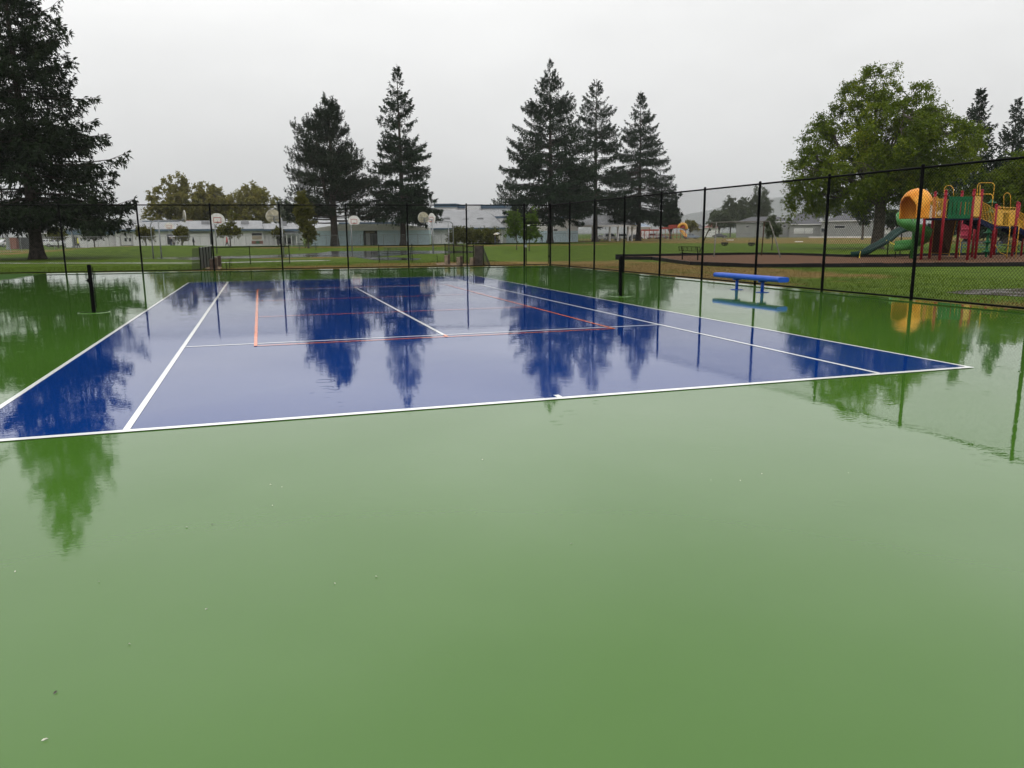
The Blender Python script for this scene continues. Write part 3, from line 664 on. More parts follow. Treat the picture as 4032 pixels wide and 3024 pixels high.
def broadleaf(name, label, base, H_, blobs, seed, r0, mt, nclump=300, leaves=90, leaf=(.22, .12), cl=.8, trunk_h=.25, droop=.35, bark='bark2', limbs=26, group=None, tr_lean=(0, 0)):
    """blobs: (dx along picture-right, depth, z, rx, rz) lobes of the crown in metres from the base"""
    rg = np.random.RandomState(seed); root = tree_root(name, label, base, group); base = V(base)
    rx_ = V(rt2[0], rt2[1], 0); ry_ = V(-rt2[1], rt2[0], 0)
    wts = np.array([b[3]**2*b[4] for b in blobs]); wts = wts/wts.sum()
    q = MB(); th = trunk_h*H_; top = base+V(0, 0, th)+rx_*tr_lean[0]+ry_*tr_lean[1]
    tpts = [base+V(0, 0, -.25), base+V(0, 0, .12), base+V(0, 0, .5), base+(top-base)*.4+rx_*.04, base+(top-base)*.75, top]
    q.tube(tpts, [r0*1.75, r0*1.3, r0*1.07, r0*.95, r0*.95, r0*1.02], 14); q.build('trunk', MT[bark], root, True)
    wood = MB(); LP = []
    # limbs: curved, tapering, from the fork into the lobes
    for i in range(limbs):
        b = blobs[i % len(blobs)] if i < len(blobs) else blobs[rg.choice(len(blobs), p=wts)]
        u = unit(rg.normal(size=3))*rg.uniform(.25, .8); e_ = base+rx_*(b[0]+u[0]*b[3])+ry_*(b[1]+u[1]*b[3])+V(0, 0, b[2]+u[2]*b[4])
        s0 = top-V(0, 0, rg.uniform(0, .25*th)); mid = s0+(e_-s0)*.45+V(0, 0, .10*np.linalg.norm(e_-s0))+rg.normal(0, .05*np.linalg.norm(e_-s0), 3)
        s = np.linspace(0, 1, 8)[:, None]; path = (1-s)**2*s0+2*s*(1-s)*mid+s*s*e_; path[1:-1] += rg.normal(0, .03*np.linalg.norm(e_-s0)*.4, (6, 3))
        wr = r0*rg.uniform(.28, .5); wood.tube(path, [max(.02, wr*(1-.88*k)) for k in np.linspace(0, 1, 8)], 6, False); LP.append(path[2:])
    LPa = np.concatenate(LP)
    P_, D_, L_, W_ = [], [], [], []
    for i in range(nclump):
        b = blobs[rg.choice(len(blobs), p=wts)]; u = unit(rg.normal(size=3)); rad = rg.uniform(.25, 1.15)**.45
        if u[2] < -.3: u[2] *= .8
        c = base+rx_*(b[0]+u[0]*b[3]*rad)+ry_*(b[1]+u[1]*b[3]*rad)+V(0, 0, b[2]+u[2]*b[4]*rad)
        j = np.argmin(((LPa-c)**2).sum(1)); n0 = LPa[j]
        if np.linalg.norm(c-n0) < 4.5*cl+2: 
            m_ = (n0+c)/2+V(0, 0, .12*np.linalg.norm(c-n0)); wood.tube([n0, m_, c], [.035*min(1, cl), .022*min(1, cl), .008], 3, False)
        k = int(leaves*rg.uniform(.6, 1.3)); out = unit(c-(base+rx_*b[0]+ry_*b[1]+V(0, 0, b[2])))
        # a clump is a few arching sprays of leaves
        ns = max(3, k//12); sd = unit(out*.5+rg.normal(0, .8, (ns, 3))); sl = cl*rg.uniform(.5, 1.35, ns)
        idx = rg.randint(0, ns, k); f = rg.uniform(0, 1, k)
        Q = c+sd[idx]*(sl[idx]*f)[:, None]+np.stack([np.zeros(k), np.zeros(k), -droop*sl[idx]*f*f], 1)+rg.normal(0, .09*cl, (k, 3))
        P_.append(Q); D_.append(sd[idx]*.5+rg.normal(0, .8, (k, 3))+V(0, 0, -.35*droop)); L_.append(leaf[0]*rg.uniform(.6, 1.35, k)); W_.append(leaf[1]*rg.uniform(.7, 1.3, k))
    v, f = diamonds(np.concatenate(P_), np.concatenate(D_), np.concatenate(L_), np.concatenate(W_), rg)
    stuff(wood.build('branches', MT[bark], root)); stuff(npmesh('crown', v, f, MT[mt], root)); return root
def blobs_px(base, lst):
    """lobes given as picture ellipses (cx, cy, rx, ry, depth offset m) at the tree's own distance"""
    cs = math.cos(math.atan((lst[0][0]-W/2)/FPX)); kz = dist(base)*cs/FPX; k = kz*cs; o = []
    for (cx, cy, rx, ry, dp) in lst:
        P = onp(cx, cy, base); o.append(((P[0]-base[0])*rt2[0]+(P[1]-base[1])*rt2[1], dp, P[2]-base[2], rx*k, ry*kz))
    return o
tb = G(3451, 979)
bl = blobs_px(tb, [(3450, 335, 120, 75, 0), (3400, 420, 120, 90, 1), (3560, 430, 120, 90, -1), (3675, 470, 95, 100, 1), (3320, 520, 120, 110, 0), (3200, 600, 110, 120, 1), (3140, 700, 90, 110, -1), (3450, 560, 160, 130, -3), (3640, 590, 180, 140, -3), (3735, 600, 85, 130, 2), (3300, 700, 150, 100, -2), (3500, 640, 140, 110, 3), (3110, 790, 80, 70, 0), (3070, 840, 45, 50, 0), (3570, 745, 110, 50, 3), (3500, 760, 90, 45, -3), (3380, 800, 120, 40, 3), (3780, 725, 85, 90, -1), (3620, 690, 130, 70, -4), (3220, 770, 110, 55, 1)])
broadleaf('shade_tree', 'big spreading shade tree with thick forked trunk behind the slides', tb, 18.5, bl, 51, .56, 'leaf_locust', 760, 190, (.21, .12), 1.0, .30, .45, limbs=40, tr_lean=(.1, 0))
t2 = at(4075, 88)
broadleaf('shade_tree', 'leafy tree with dark interior behind the play tower, beside the big shade tree', t2, 13, blobs_px(t2, [(4060, 680, 140, 75, 0), (3960, 710, 100, 70, -1), (4150, 700, 140, 90, 1), (3990, 760, 130, 90, 1), (4100, 780, 150, 90, -1), (3900, 740, 90, 70, 2)]), 52, .42, 'leaf_locust', 300, 160, (.21, .12), 1.0, .28, .4)
# far rows
def far_tree(px, d, lst, seed, lab, mt='leaf_yellow', ncl=260, lv=80, r0=.3, leaf=(.5, .3), cl=1.1, th=.3, name='leafy_tree', group=None, droop=.25):
    b_ = at(px, d); k = blobs_px(b_, lst); h_ = max(q[2]+q[4] for q in k)
    return broadleaf(name, lab, b_, h_, k, seed, r0, mt, ncl, lv, leaf, cl, th, droop, limbs=14, group=group)
far_tree(680, 205, [(690, 735, 50, 45, 0), (660, 790, 70, 60, 0), (720, 800, 70, 60, 1), (670, 850, 90, 50, 0)], 61, 'yellowing broad tree rising behind the school roof next to the great spruce')
far_tree(815, 210, [(805, 755, 45, 40, 0), (830, 790, 60, 50, 0), (800, 840, 80, 50, 1), (870, 830, 50, 45, 0)], 62, 'yellowing tree behind the school roof between two other broad crowns')
far_tree(985, 205, [(990, 775, 60, 45, 0), (950, 800, 60, 50, 0), (1030, 810, 60, 55, 1), (980, 850, 90, 45, 0)], 63, 'rounded yellowing tree behind the school roof next to the dark pine')
far_tree(1100, 260, [(1100, 830, 50, 45, 0), (1130, 850, 50, 40, 0)], 64, 'grey green tree far behind the school, mostly hidden by the pine', 'leaf_far', 80)
# small ornamental trees along the school
for (k, cx, cy, rx, ry, d, seed, lab, mt) in (
    (1, 740, 720, 130, 60, 150, 71, 'small rounded tree near the white parked cars', 'leaf_shrub'),
    (1, 1210, 710, 200, 70, 140, 72, 'wide low olive tree left of the school doors', 'leaf_dark'),
    (2, 70, 700, 130, 65, 138, 73, 'small bronze tree right of the school doors', 'leaf_column'),
    (2, 540, 715, 105, 75, 136, 74, 'small bronze tree beside the far white backboard', 'leaf_column'),
    (2, 1165, 670, 165, 95, 134, 75, 'small green tree with a tall centre behind the red hooded walker', 'leaf_shrub'),
    (2, 1790, 700, 70, 30, 148, 76, 'little rust red tree by the school entrance canopy', 'leaf_column')):
    x, y = r(k, cx, cy); s = .3038
    lst = [(x, y, rx*s*.7, ry*s*.8, 0), (x-rx*s*.35, y+ry*s*.3, rx*s*.6, ry*s*.6, .3), (x+rx*s*.35, y+ry*s*.25, rx*s*.6, ry*s*.6, -.3)]
    if seed == 75: lst.append((x+12, y-40, 14, 26, 0))
    far_tree(x, d, lst, seed, lab, mt, 55, 45, .10, (.34, .2), .7, .4, 'small_tree')
# narrow yellow tree before the pine
yt = at(r(3, 370, 860)[0], 112)
lst = [(r(3, 300, 260)+(18, 24, 0)), (r(3, 290, 330)+(26, 28, 0)), (r(3, 320, 420)+(30, 32, .2)), (r(3, 320, 520)+(30, 30, 0)), (r(3, 350, 620)+(28, 28, -.2)), (r(3, 390, 710)+(26, 28, 0)), (r(3, 395, 780)+(14, 18, 0))]
broadleaf('narrow_tree', 'narrow yellow green tree standing before the forked pine', yt, zat(1190, 768, yt)-GZ, blobs_px(yt, lst), 77, .13, 'leaf_column', 150, 60, (.30, .18), .6, .2, .3, limbs=12)
# maple saplings by the gate
for (k, cx, cy0, seed, lab, gx, gy) in ((4, 1235, 370, 81, 'young maple left of the gate with a straight thin stem', 1265, 935), (4, 1440, 395, 82, 'young maple seen through the court gate', 1428, 950)):
    b_ = G(*r(4, gx, gy)); s = .3038
    lst = [r(4, cx+0, cy0+55)+(14, 20, 0), r(4, cx-15, cy0+150)+(24, 24, .1), r(4, cx+25, cy0+220)+(26, 26, -.1), r(4, cx-30, cy0+280)+(26, 24, .1), r(4, cx+10, cy0+330)+(30, 20, 0)]
    broadleaf('maple_sapling', lab, b_, zat(*r(4, cx, cy0), b_)-GZ, blobs_px(b_, lst), seed, .045, 'leaf_maple', 60, 42, (.21, .15), .5, .35, .2, limbs=10)
# sapling behind the swings, far right background trees
b_ = G(*r(6, 1115, 935)); lst = [r(6, 1120, 560)+(13, 16, 0), r(6, 1105, 620)+(19, 17, .1), r(6, 1145, 655)+(19, 17, -.1), r(6, 1120, 700)+(22, 11, 0)]
broadleaf('young_tree', 'young round tree on a thin stem behind the swing set', b_, zat(*r(6, 1120, 480), b_)-GZ, blobs_px(b_, lst), 83, .05, 'leaf_far', 65, 50, (.22, .14), .4, .4, .2, limbs=8)
far_tree(r(6, 575, 0)[0], 330, [r(6, 585, 300)+(18, 22, 0), r(6, 570, 380)+(28, 32, 0), r(6, 580, 470)+(32, 32, 0), r(6, 580, 560)+(34, 30, 0)], 91, 'pale poplar with a pointed crown beyond the playing field', 'leaf_far', 210, 55, .3, (.55, .26), .9)
far_tree(r(6, 750, 0)[0], 340, [r(6, 755, 320)+(20, 24, 0), r(6, 740, 410)+(28, 32, 0), r(6, 760, 500)+(32, 34, 0)], 92, 'poplar between the pointed and the widest poplar beyond the field', 'leaf_far', 200, 55, .3, (.55, .26), .9)
far_tree(r(6, 960, 0)[0], 320, [r(6, 960, 210)+(28, 28, 0), r(6, 940, 310)+(40, 36, 0), r(6, 1000, 370)+(36, 40, 0), r(6, 950, 470)+(50, 40, 0), r(6, 900, 560)+(40, 34, 0)], 93, 'tallest and widest poplar beyond the field', 'leaf_far', 300, 55, .35, (.55, .26), 1.0)
far_tree(r(6, 430, 0)[0], 300, [r(6, 430, 500)+(34, 24, 0), r(6, 470, 560)+(40, 22, 0), r(6, 380, 560)+(30, 20, 0)], 94, 'dark bushy tree left of the poplars behind the swing set', 'leaf_far', 100, 55, .3, (.6, .4), 1.2)
far_tree(r(5, 1450, 0)[0], 235, [r(5, 1450, 400)+(24, 26, 0), r(5, 1460, 480)+(28, 30, 0), r(5, 1450, 560)+(32, 28, 0)], 95, 'smooth rounded cedar showing past the narrow pointed fir', 'leaf_dark', 170, 80, .3, (.45, .3), .8, .15)
far_tree(r(5, 1700, 0)[0], 260, [r(5, 1690, 610)+(26, 16, 0), r(5, 1730, 630)+(22, 12, 0)], 96, 'low brown green tree behind the far yellow slide', 'leaf_yellow', 50, 50, .2, (.5, .3), 1.0)
far_tree(r(7, 290, 0)[0], 190, [r(7, 290, 640)+(34, 34, 0), r(7, 330, 730)+(30, 40, 0), r(7, 250, 690)+(24, 24, 0)], 97, 'dark tree behind the trunk of the big shade tree', 'leaf_dark', 90, 60, .25, (.45, .28), 1.0)
far_tree(r(7, 640, 0)[0], 170, [r(7, 620, 770)+(30, 26, 0), r(7, 700, 800)+(40, 26, 0)], 98, 'low green tree between the big trunk and the green slide', 'leaf_dark', 70, 60, .2, (.4, .26), 1.0)
far_tree(r(6, 1850, 0)[0], 330, [r(6, 1700, 420)+(50, 24, 0), r(6, 1950, 400)+(60, 26, 0), r(6, 1820, 400)+(50, 24, 0)], 99, 'dark tree line crown behind the grey house roof', 'leaf_far', 110, 60, .3, (.7, .45), 1.3)
b_ = at(3990, 72)
far_tree(3960, 125, [(3900, 760, 120, 70, 0), (4040, 740, 120, 90, 0), (3850, 840, 90, 60, 0), (4000, 850, 110, 70, 0)], 101, 'dense dark tree mass low behind the play tower', 'leaf_dark', 260, 80, .4, (.42, .26), 1.2, .15)
# shrubs before the gym
for i, (x, y, rx, ry, lab) in enumerate(((480, 735, 70, 75, 'tall yellow green shrub at the end of the gym wall'), (640, 730, 90, 80, 'wide yellow green shrub under the gym roof edge'), (800, 735, 90, 85, 'yellow green shrub in the middle of the gym hedge'), (930, 750, 75, 75, 'yellow green shrub next to the dark gym doorway'))):
    s = .3038; c = r(4, x, y); b_ = at(c[0], 134)
    k = blobs_px(b_, [(c[0], c[1]+4, rx*s, ry*s*.8, 0), (c[0]-8, c[1]+16, rx*s, ry*s*.5, .4), (c[0]+8, c[1]-10, rx*s*.7, ry*s*.6, -.4)])
    rt_ = broadleaf('shrub', lab, b_, 4.6, k, 110+i, .09, 'leaf_shrub', 70, 50, (.32, .18), .8, .1, .2, limbs=10); rt_['category'] = 'shrub'

# ================================================================== THINGS ON THE COURT
def arc(c, r_, a0, a1, n, u, w): return [V(c)+V(u)*r_*math.cos(a0+(a1-a0)*i/n)+V(w)*r_*math.sin(a0+(a1-a0)*i/n) for i in range(n+1)]
MT['blue_bench'] = mat('blue_plastisol', (.010, .075, .43), .4, .10, 4, spec=.25)
l1 = G(2900.5, 1140.5, 0); l2 = G(3000.8, 1151.4, 0); bd_ = (l2-l1)/np.linalg.norm(l2-l1); bn = V(-bd_[1], bd_[0], 0)
e1 = onplane(2828, 1090, l1, l2); e2 = onplane(3085, 1105, l1, l2); ctr = (l1+l2)/2
bench = thing('bench', 'backless blue bench on two posts standing on the green court', 'bench', (ctr[0], ctr[1], 0))
q = MB(); zt, th, hw = .47, .14, .19
sec = [(-hw+.045*(1-math.cos(a)) if False else (-hw+th/2-th/2*math.cos(a)), th/2*math.sin(a)) for a in np.linspace(-math.pi/2, math.pi/2, 7)]
sec = [(-hw+th/2-th/2*math.sin(a), -th/2*math.cos(a)) for a in np.linspace(0, math.pi, 8)]+[(hw-th/2+th/2*math.sin(a), th/2*math.cos(a)) for a in np.linspace(0, math.pi, 8)]
e1 = V(e1[0], e1[1], 0); e2 = V(e2[0], e2[1], 0)
q.prism([e1+bn*a+V(0, 0, zt-th/2+z) for a, z in sec], e2-e1); q.build('seat', MT['blue_bench'], bench, False, .006)
for p in (l1, l2):
    q = MB(); q.tube([(p[0], p[1], .012), (p[0], p[1], zt-th)], .045, 14); lg = q.build('leg', MT['blue_bench'], bench, True)
    q = MB(); q.box((p[0], p[1], .008), (.26, .26, .012), math.atan2(bd_[1], bd_[0])); q.build('base_plate', MT['blue_bench'], lg)
    q = MB(); q.beam(p-bn*.13+V(0, 0, zt-th-.02), p+bn*.13+V(0, 0, zt-th-.02), .06, .04); q.build('seat_bracket', MT['blue_bench'], lg)
MT['footing'] = mat('painted_footing', (.10, .19, .07), .06, .2, 6)
for (x, y, lab, sd_) in ((-6.58, 12.33, 'black steel net post on the green by the blue court edge facing the great spruce', 1), (6.39, 11.89, 'black steel net post with a pale footing in line with the blue bench', -1)):
    np_ = thing('net_post', lab, 'net post', (x, y, 0), 0)
    q = MB(); q.box((x, y, .535), (.078, .078, 1.06)); q.box((x, y, 1.072), (.066, .066, .014)); q.build('post', MT['black'], np_, False, .006)
    q = MB(); q.lathe([(.34, 0), (.335, .005), (.30, .008)], (x, y, .0), 28); q.build('footing', MT['court_green'], np_)
    q = MB(); q.tube([(x+sd_*.062, y, .10), (x+sd_*.062, y, 1.02)], .008, 6)
    for k in range(9):
        z = .14+k*.105; q.box((x+sd_*.05, y, z), (.03, .012, .018))
    q.build('lacing_rod', MT['black'], np_)
    q = MB(); q.box((x-sd_*.05, y, .72), (.03, .05, .09)); q.tube([(x-sd_*.06, y, .72), (x-sd_*.10, y, .72)], .012, 8); q.build('winch', MT['black'], np_)
# small debris lying on the wet paint
MT['debris'] = mat('pale_petals', (.62, .62, .50), .5, .3, 30); MT['twig'] = mat('wet_twig', (.03, .022, .014), .5, .3, 30)
leafy = [((176, 2912), 1), ((218, 2726), 0), ((510, 2535), 1), ((1318, 2297), 1), ((1482, 2270), 1), ((1065, 1908), 1), ((1110, 1918), 1), ((1072, 1990), 1), ((735, 2075), 1), ((812, 2398), 1), ((2800, 1890), 1), ((2915, 1892), 1), ((3000, 1865), 1), ((3340, 1862), 1), ((835, 2065), 0), ((2250, 2140), 1), ((1900, 1810), 1), ((390, 2290), 1), ((60, 2250), 1)]
for i, ((x, y), w_) in enumerate(leafy):
    p = G(x, y, .004); a = rs.uniform(0, 3.1); s = rs.uniform(.005, .009) if i > 1 else .011; d = V(math.cos(a), math.sin(a), 0); n = V(-d[1], d[0], 0)
    q = MB(); q.add([p-d*s, p-d*s*.3+n*s*.35+V(0, 0, .003), p+d*s*.5+n*s*.3+V(0, 0, .003), p+d*s, p+d*s*.4-n*s*.33+V(0, 0, .003), p-d*s*.4-n*s*.3], [(0, 1, 2, 3, 4, 5)])
    o = q.build('petal' if w_ else 'twig', MT['debris' if w_ else 'twig'])
    tag(o, 'small pale fallen petal lying on the wet green paint' if w_ else ('short dark twig lying by the lone curled petal' if i == 1 else 'tiny dark twig lying close to two pale petals'), 'petal' if w_ else 'twig', 'petals scattered on the court' if w_ else 'twigs on the court')

# ================================================================== HORSESHOE PITS BEHIND THE FENCE
Z3 = lambda x, y: (1480+x*.22604, 950+y*.22604)
Z4 = lambda x, y: (740+x*.22604, 950+y*.22604)
def low_fence(pxs, lab):
    P = [V(*G(*p)[:2], GZ) for p in pxs]
    return fence('low_fence', lab, P, 1.10, .026, (), (), 'black', (), GZ, .082, .0023, False)
low_fence([Z3(60, 375), Z3(635, 365), Z3(1210, 345), Z3(1363, 370), Z3(1525, 400), Z3(1703, 428)], 'low black chain link fence bending round the horseshoe pit by the gate')
low_fence([Z4(430, 425), Z4(1090, 400), Z4(1775, 390)], 'straight low black chain link fence behind the pit with the slatted screen')
MT['rubber'] = mat('dark_rubber_sheet', (.045, .036, .030), .6, .5, 5, bump=.01)
MT['slat'] = mat('grey_privacy_slat', (.035, .037, .042), .4, .3, 5)
MT['net'] = mat('black_shade_net', (.012, .013, .012), .8, .3, 10)
def lattice(mb, A, B, C, D, n, m, rad):
    """loose netting between four corners"""
    A, B, C, D = map(V, (A, B, C, D))
    for i in range(n+1): t = i/n; mb.tube([A+(B-A)*t, D+(C-D)*t], rad, 3, False)
    for j in range(m+1): t = j/m; mb.tube([A+(D-A)*t, B+(C-B)*t], rad, 3, False)
a = G(*Z3(1703, 430)); b_ = G(*Z3(1875, 428)); scr = thing('pit_screen', 'dark rubber sheet screen with sloping net at the horseshoe pit by the gate', 'screen', (a[0], a[1], GZ))
dd = (b_-a)/np.linalg.norm(b_-a)
for p in (a, b_): q = MB(); q.tube([(p[0], p[1], GZ-.05), (p[0], p[1], GZ+1.14)], .026, 8); q.build('post', MT['black'], scr)
q = MB(); q.tube([a+V(0, 0, 1.12), b_+V(0, 0, 1.10)], .02, 8); q.build('top_rail', MT['black'], scr)
q = MB(); q.beam(a+dd*.04+V(0, 0, .56), b_-dd*.03+V(0, 0, .55), .02, 1.06); q.build('sheet', MT['rubber'], scr)
c = G(*Z3(2010, 446)); q = MB(); lattice(q, b_+V(0, .03, 1.08), b_+V(0, .25, 1.05), c+V(0, .5, .02), c+V(0, .05, .02), 6, 22, .006); lattice(q, b_+V(.0, .03, 1.08), c+V(0, .05, .02), b_+V(.1, .05, .02), b_+V(0, .02, .02), 12, 14, .006); stuff(q.build('net', MT['net'], scr))
a = G(*Z4(228, 494)); b_ = G(*Z4(425, 430)); scr = thing('pit_screen', 'grey slatted screen with hanging net at the pit beside the wooden stumps', 'screen', (a[0], a[1], GZ)); n = 8
dd = (b_-a)/np.linalg.norm(b_-a); Ls = np.linalg.norm(b_-a)
for i in range(5): p = a+(b_-a)*i/4; q = MB(); q.tube([(p[0], p[1], GZ-.05), (p[0], p[1], GZ+1.18)], .03, 8); q.build('post', MT['black'], scr)
q = MB(); q.tube([a+V(0, 0, 1.16), b_+V(0, 0, 1.16)], .022, 8); q.build('top_rail', MT['galv'], scr)
for i in range(4):
    p = a+(b_-a)*(i+.12)/4; p2 = a+(b_-a)*(i+.88)/4; q = MB(); q.beam(p+V(0, 0, .58), p2+V(0, 0, .58), .015, 1.1); q.build('slat', MT['slat'], scr)
c = G(*Z4(70, 500)); q = MB(); lattice(q, a+V(-.35, .1, 1.12), a+V(0, 0, 1.14), a+V(-.05, 0, .02), c+V(0, 0, .02), 14, 20, .006); stuff(q.build('net', MT['net'], scr))
MT['stump'] = mat('weathered_timber', (.060, .036, .024), .7, .4, 6, bump=.015, bscale=14); MT['stump_l'] = mat('pale_split_timber', (.20, .155, .11), .75, .45, 9, bump=.02, bscale=12)
def stump(px, w, h, lab, dep=.5):
    p = G(*px); rt = thing('timber_post', lab, 'post', (p[0], p[1], GZ))
    q = MB(); q.box((p[0], p[1], GZ+h/2-.03), (w, .16, h+.06), -.25); q.build('post', MT['stump'], rt, False, .012)
    if dep:
        q = MB(); q.box((p[0]-w*.5-.085, p[1]+.10, GZ+h*.44), (.20, dep*.6, h*.9), -.25); q.build('side_timber', MT['stump_l'], rt, False, .02)
stump(Z3(1275, 410), .13, .62, 'tall square timber post with a pale side piece beside the thin stake', .55)
stump(Z3(1492, 448), .14, .60, 'square timber post with a pale side piece between two similar posts', .5)
stump(Z3(1715, 432), .12, .52, 'square timber post set close against the dark rubber sheet', .5)
stump(Z4(418, 490), .16, .55, 'square brown timber post beside the grey slatted screen', 0)
stump(Z4(484, 488), .17, .62, 'square brown timber post right behind a tall fence post', .3)
stump(Z4(560, 440), .16, .62, 'square brown timber post nearest the three thin stakes', .3)
for i, (px, h, lab) in enumerate(((Z3(1070, 380), .46, 'lone thin iron stake in the pit by the gate'), (Z4(672, 485), .40, 'thin iron stake, shortest of three beside the timber posts'), (Z4(730, 475), .52, 'thin iron stake in the middle of three beside the timber posts'), (Z4(755, 430), .50, 'thin iron stake farthest from the court of three'))):
    p = G(*px); q = MB(); q.tube([(p[0], p[1], GZ-.1), (p[0], p[1], GZ+h*.9), (p[0]-.012, p[1]-.01, GZ+h)], [.016, .016, .013], 8); q.lathe([(.05, 0), (.045, .02), (.02, .03)], (p[0], p[1], GZ), 10)
    tag(q.build('stake', MT['black']), lab, 'stake')
MT['dirt'] = mat('pit_sand', (.17, .105, .055), .8, .4, 4, bump=.02, bscale=12)
for pts in ([Z3(1040, 385), Z3(1180, 375), Z3(1290, 392), Z3(1700, 400), Z3(1700, 440), Z3(1300, 425), Z3(1060, 418)], [Z4(300, 478), Z4(330, 455), Z4(540, 440), Z4(600, 460), Z4(560, 495), Z4(400, 500)]):
    sheet_px('sand_pit', pts, GZ+.02, 'dirt')

# ================================================================== PARK BENCHES
MT['bench_green'] = mat('dark_green_steel', (.012, .028, .020), .35, .3, 6); MT['bench_blue'] = mat('blue_coated_steel', (.02, .055, .16), .35, .3, 6)
def park_bench(p1, p2, lab, m='bench_green', back=True, over=.3, flip=1, seat_z=.45):
    A = V(*p1[:2], GZ); B = V(*p2[:2], GZ); c = (A+B)/2; d = (B-A)/np.linalg.norm(B-A); n = V(-d[1], d[0], 0)*flip
    rt = thing('park_bench', lab, 'bench', c); A2 = A-d*over; B2 = B+d*over
    for k in range(4):
        q = MB(); o = n*(.04+k*.095); q.beam(A2+o+V(0, 0, seat_z), B2+o+V(0, 0, seat_z), .075, .03); q.build('seat_slat', MT[m], rt)
    if back:
        bk = MB()
        tl, tr_, bl_, br = A2+V(0, 0, .86)-n*.10, B2+V(0, 0, .86)-n*.10, A2+V(0, 0, .60)-n*.03, B2+V(0, 0, .60)-n*.03
        bk.tube([bl_, tl, tr_, br, bl_], .018, 6)
        for i in range(1, 5): bk.tube([bl_+(br-bl_)*i/5, tl+(tr_-tl)*i/5], .012, 6)
        for i in range(1, 4): bk.tube([bl_+(tl-bl_)*i/4, br+(tr_-br)*i/4], .007, 5)
        bk.build('backrest', MT[m], rt)
    for P in (A, B):
        q = MB(); q.beam(P+V(0, 0, -.04), P+V(0, 0, .50), .06, .06, (0, 1, 0))
        if back: q.beam(P+V(0, 0, .47), P+V(0, 0, .88)-n*.09, .05, .03, (0, 1, 0))
        q.beam(P+V(0, 0, seat_z-.03), P+n*.36+V(0, 0, seat_z-.03), .05, .03); q.build('leg', MT[m], rt)
park_bench(G(*Z3(212, 328)), G(*Z3(602, 318)), 'dark green bench with a barred back behind the low fence by the gate', flip=1)
park_bench(G(*r(3, 262, 948)), G(*r(3, 475, 946)), 'dark green bench with a barred back under the narrow yellow tree', flip=1)
park_bench(G(*r(5, 1600, 1066)), G(*r(5, 1800, 1075)), 'black bench with a barred back on the wood chips by the swings', 'black', flip=1)
park_bench(G(*r(7, 1460, 1200)), G(*r(7, 1880, 1200)), 'long blue bench with a barred back seen beneath the play tower', 'bench_blue', True, .35)
def picnic_table(c, rz, lab):
    rt = thing('picnic_table', lab, 'table', (c[0], c[1], GZ), rz)
    def b(name, *bx_):
        q = MB()
        for cc, s in bx_: q.box((c[0]+cc[0], c[1]+cc[1], GZ+cc[2]), s)
        q.build(name, MT['bench_green'], rt)
    for k in range(5): b('table_plank', ((0, -.30+k*.15, .75), (1.9, .135, .045)))
    for y in (-.68, .68):
        for k in (-.075, .075): b('seat_plank', ((0, y+k, .45), (1.9, .13, .045)))
    for x in (-.65, .65):
        q = MB(); 
        for s in (-1, 1): q.beam((c[0]+x, c[1]+s*.62, GZ-.03), (c[0]+x, c[1]+s*.22, GZ+.72), .06, .06)
        q.beam((c[0]+x, c[1]-.76, GZ+.40), (c[0]+x, c[1]+.76, GZ+.40), .05, .06); q.build('leg_frame', MT['bench_green'], rt)
picnic_table(G(*r(7, 2110, 1170)), .3, 'dark green picnic table on the grass beneath the leafy tree')

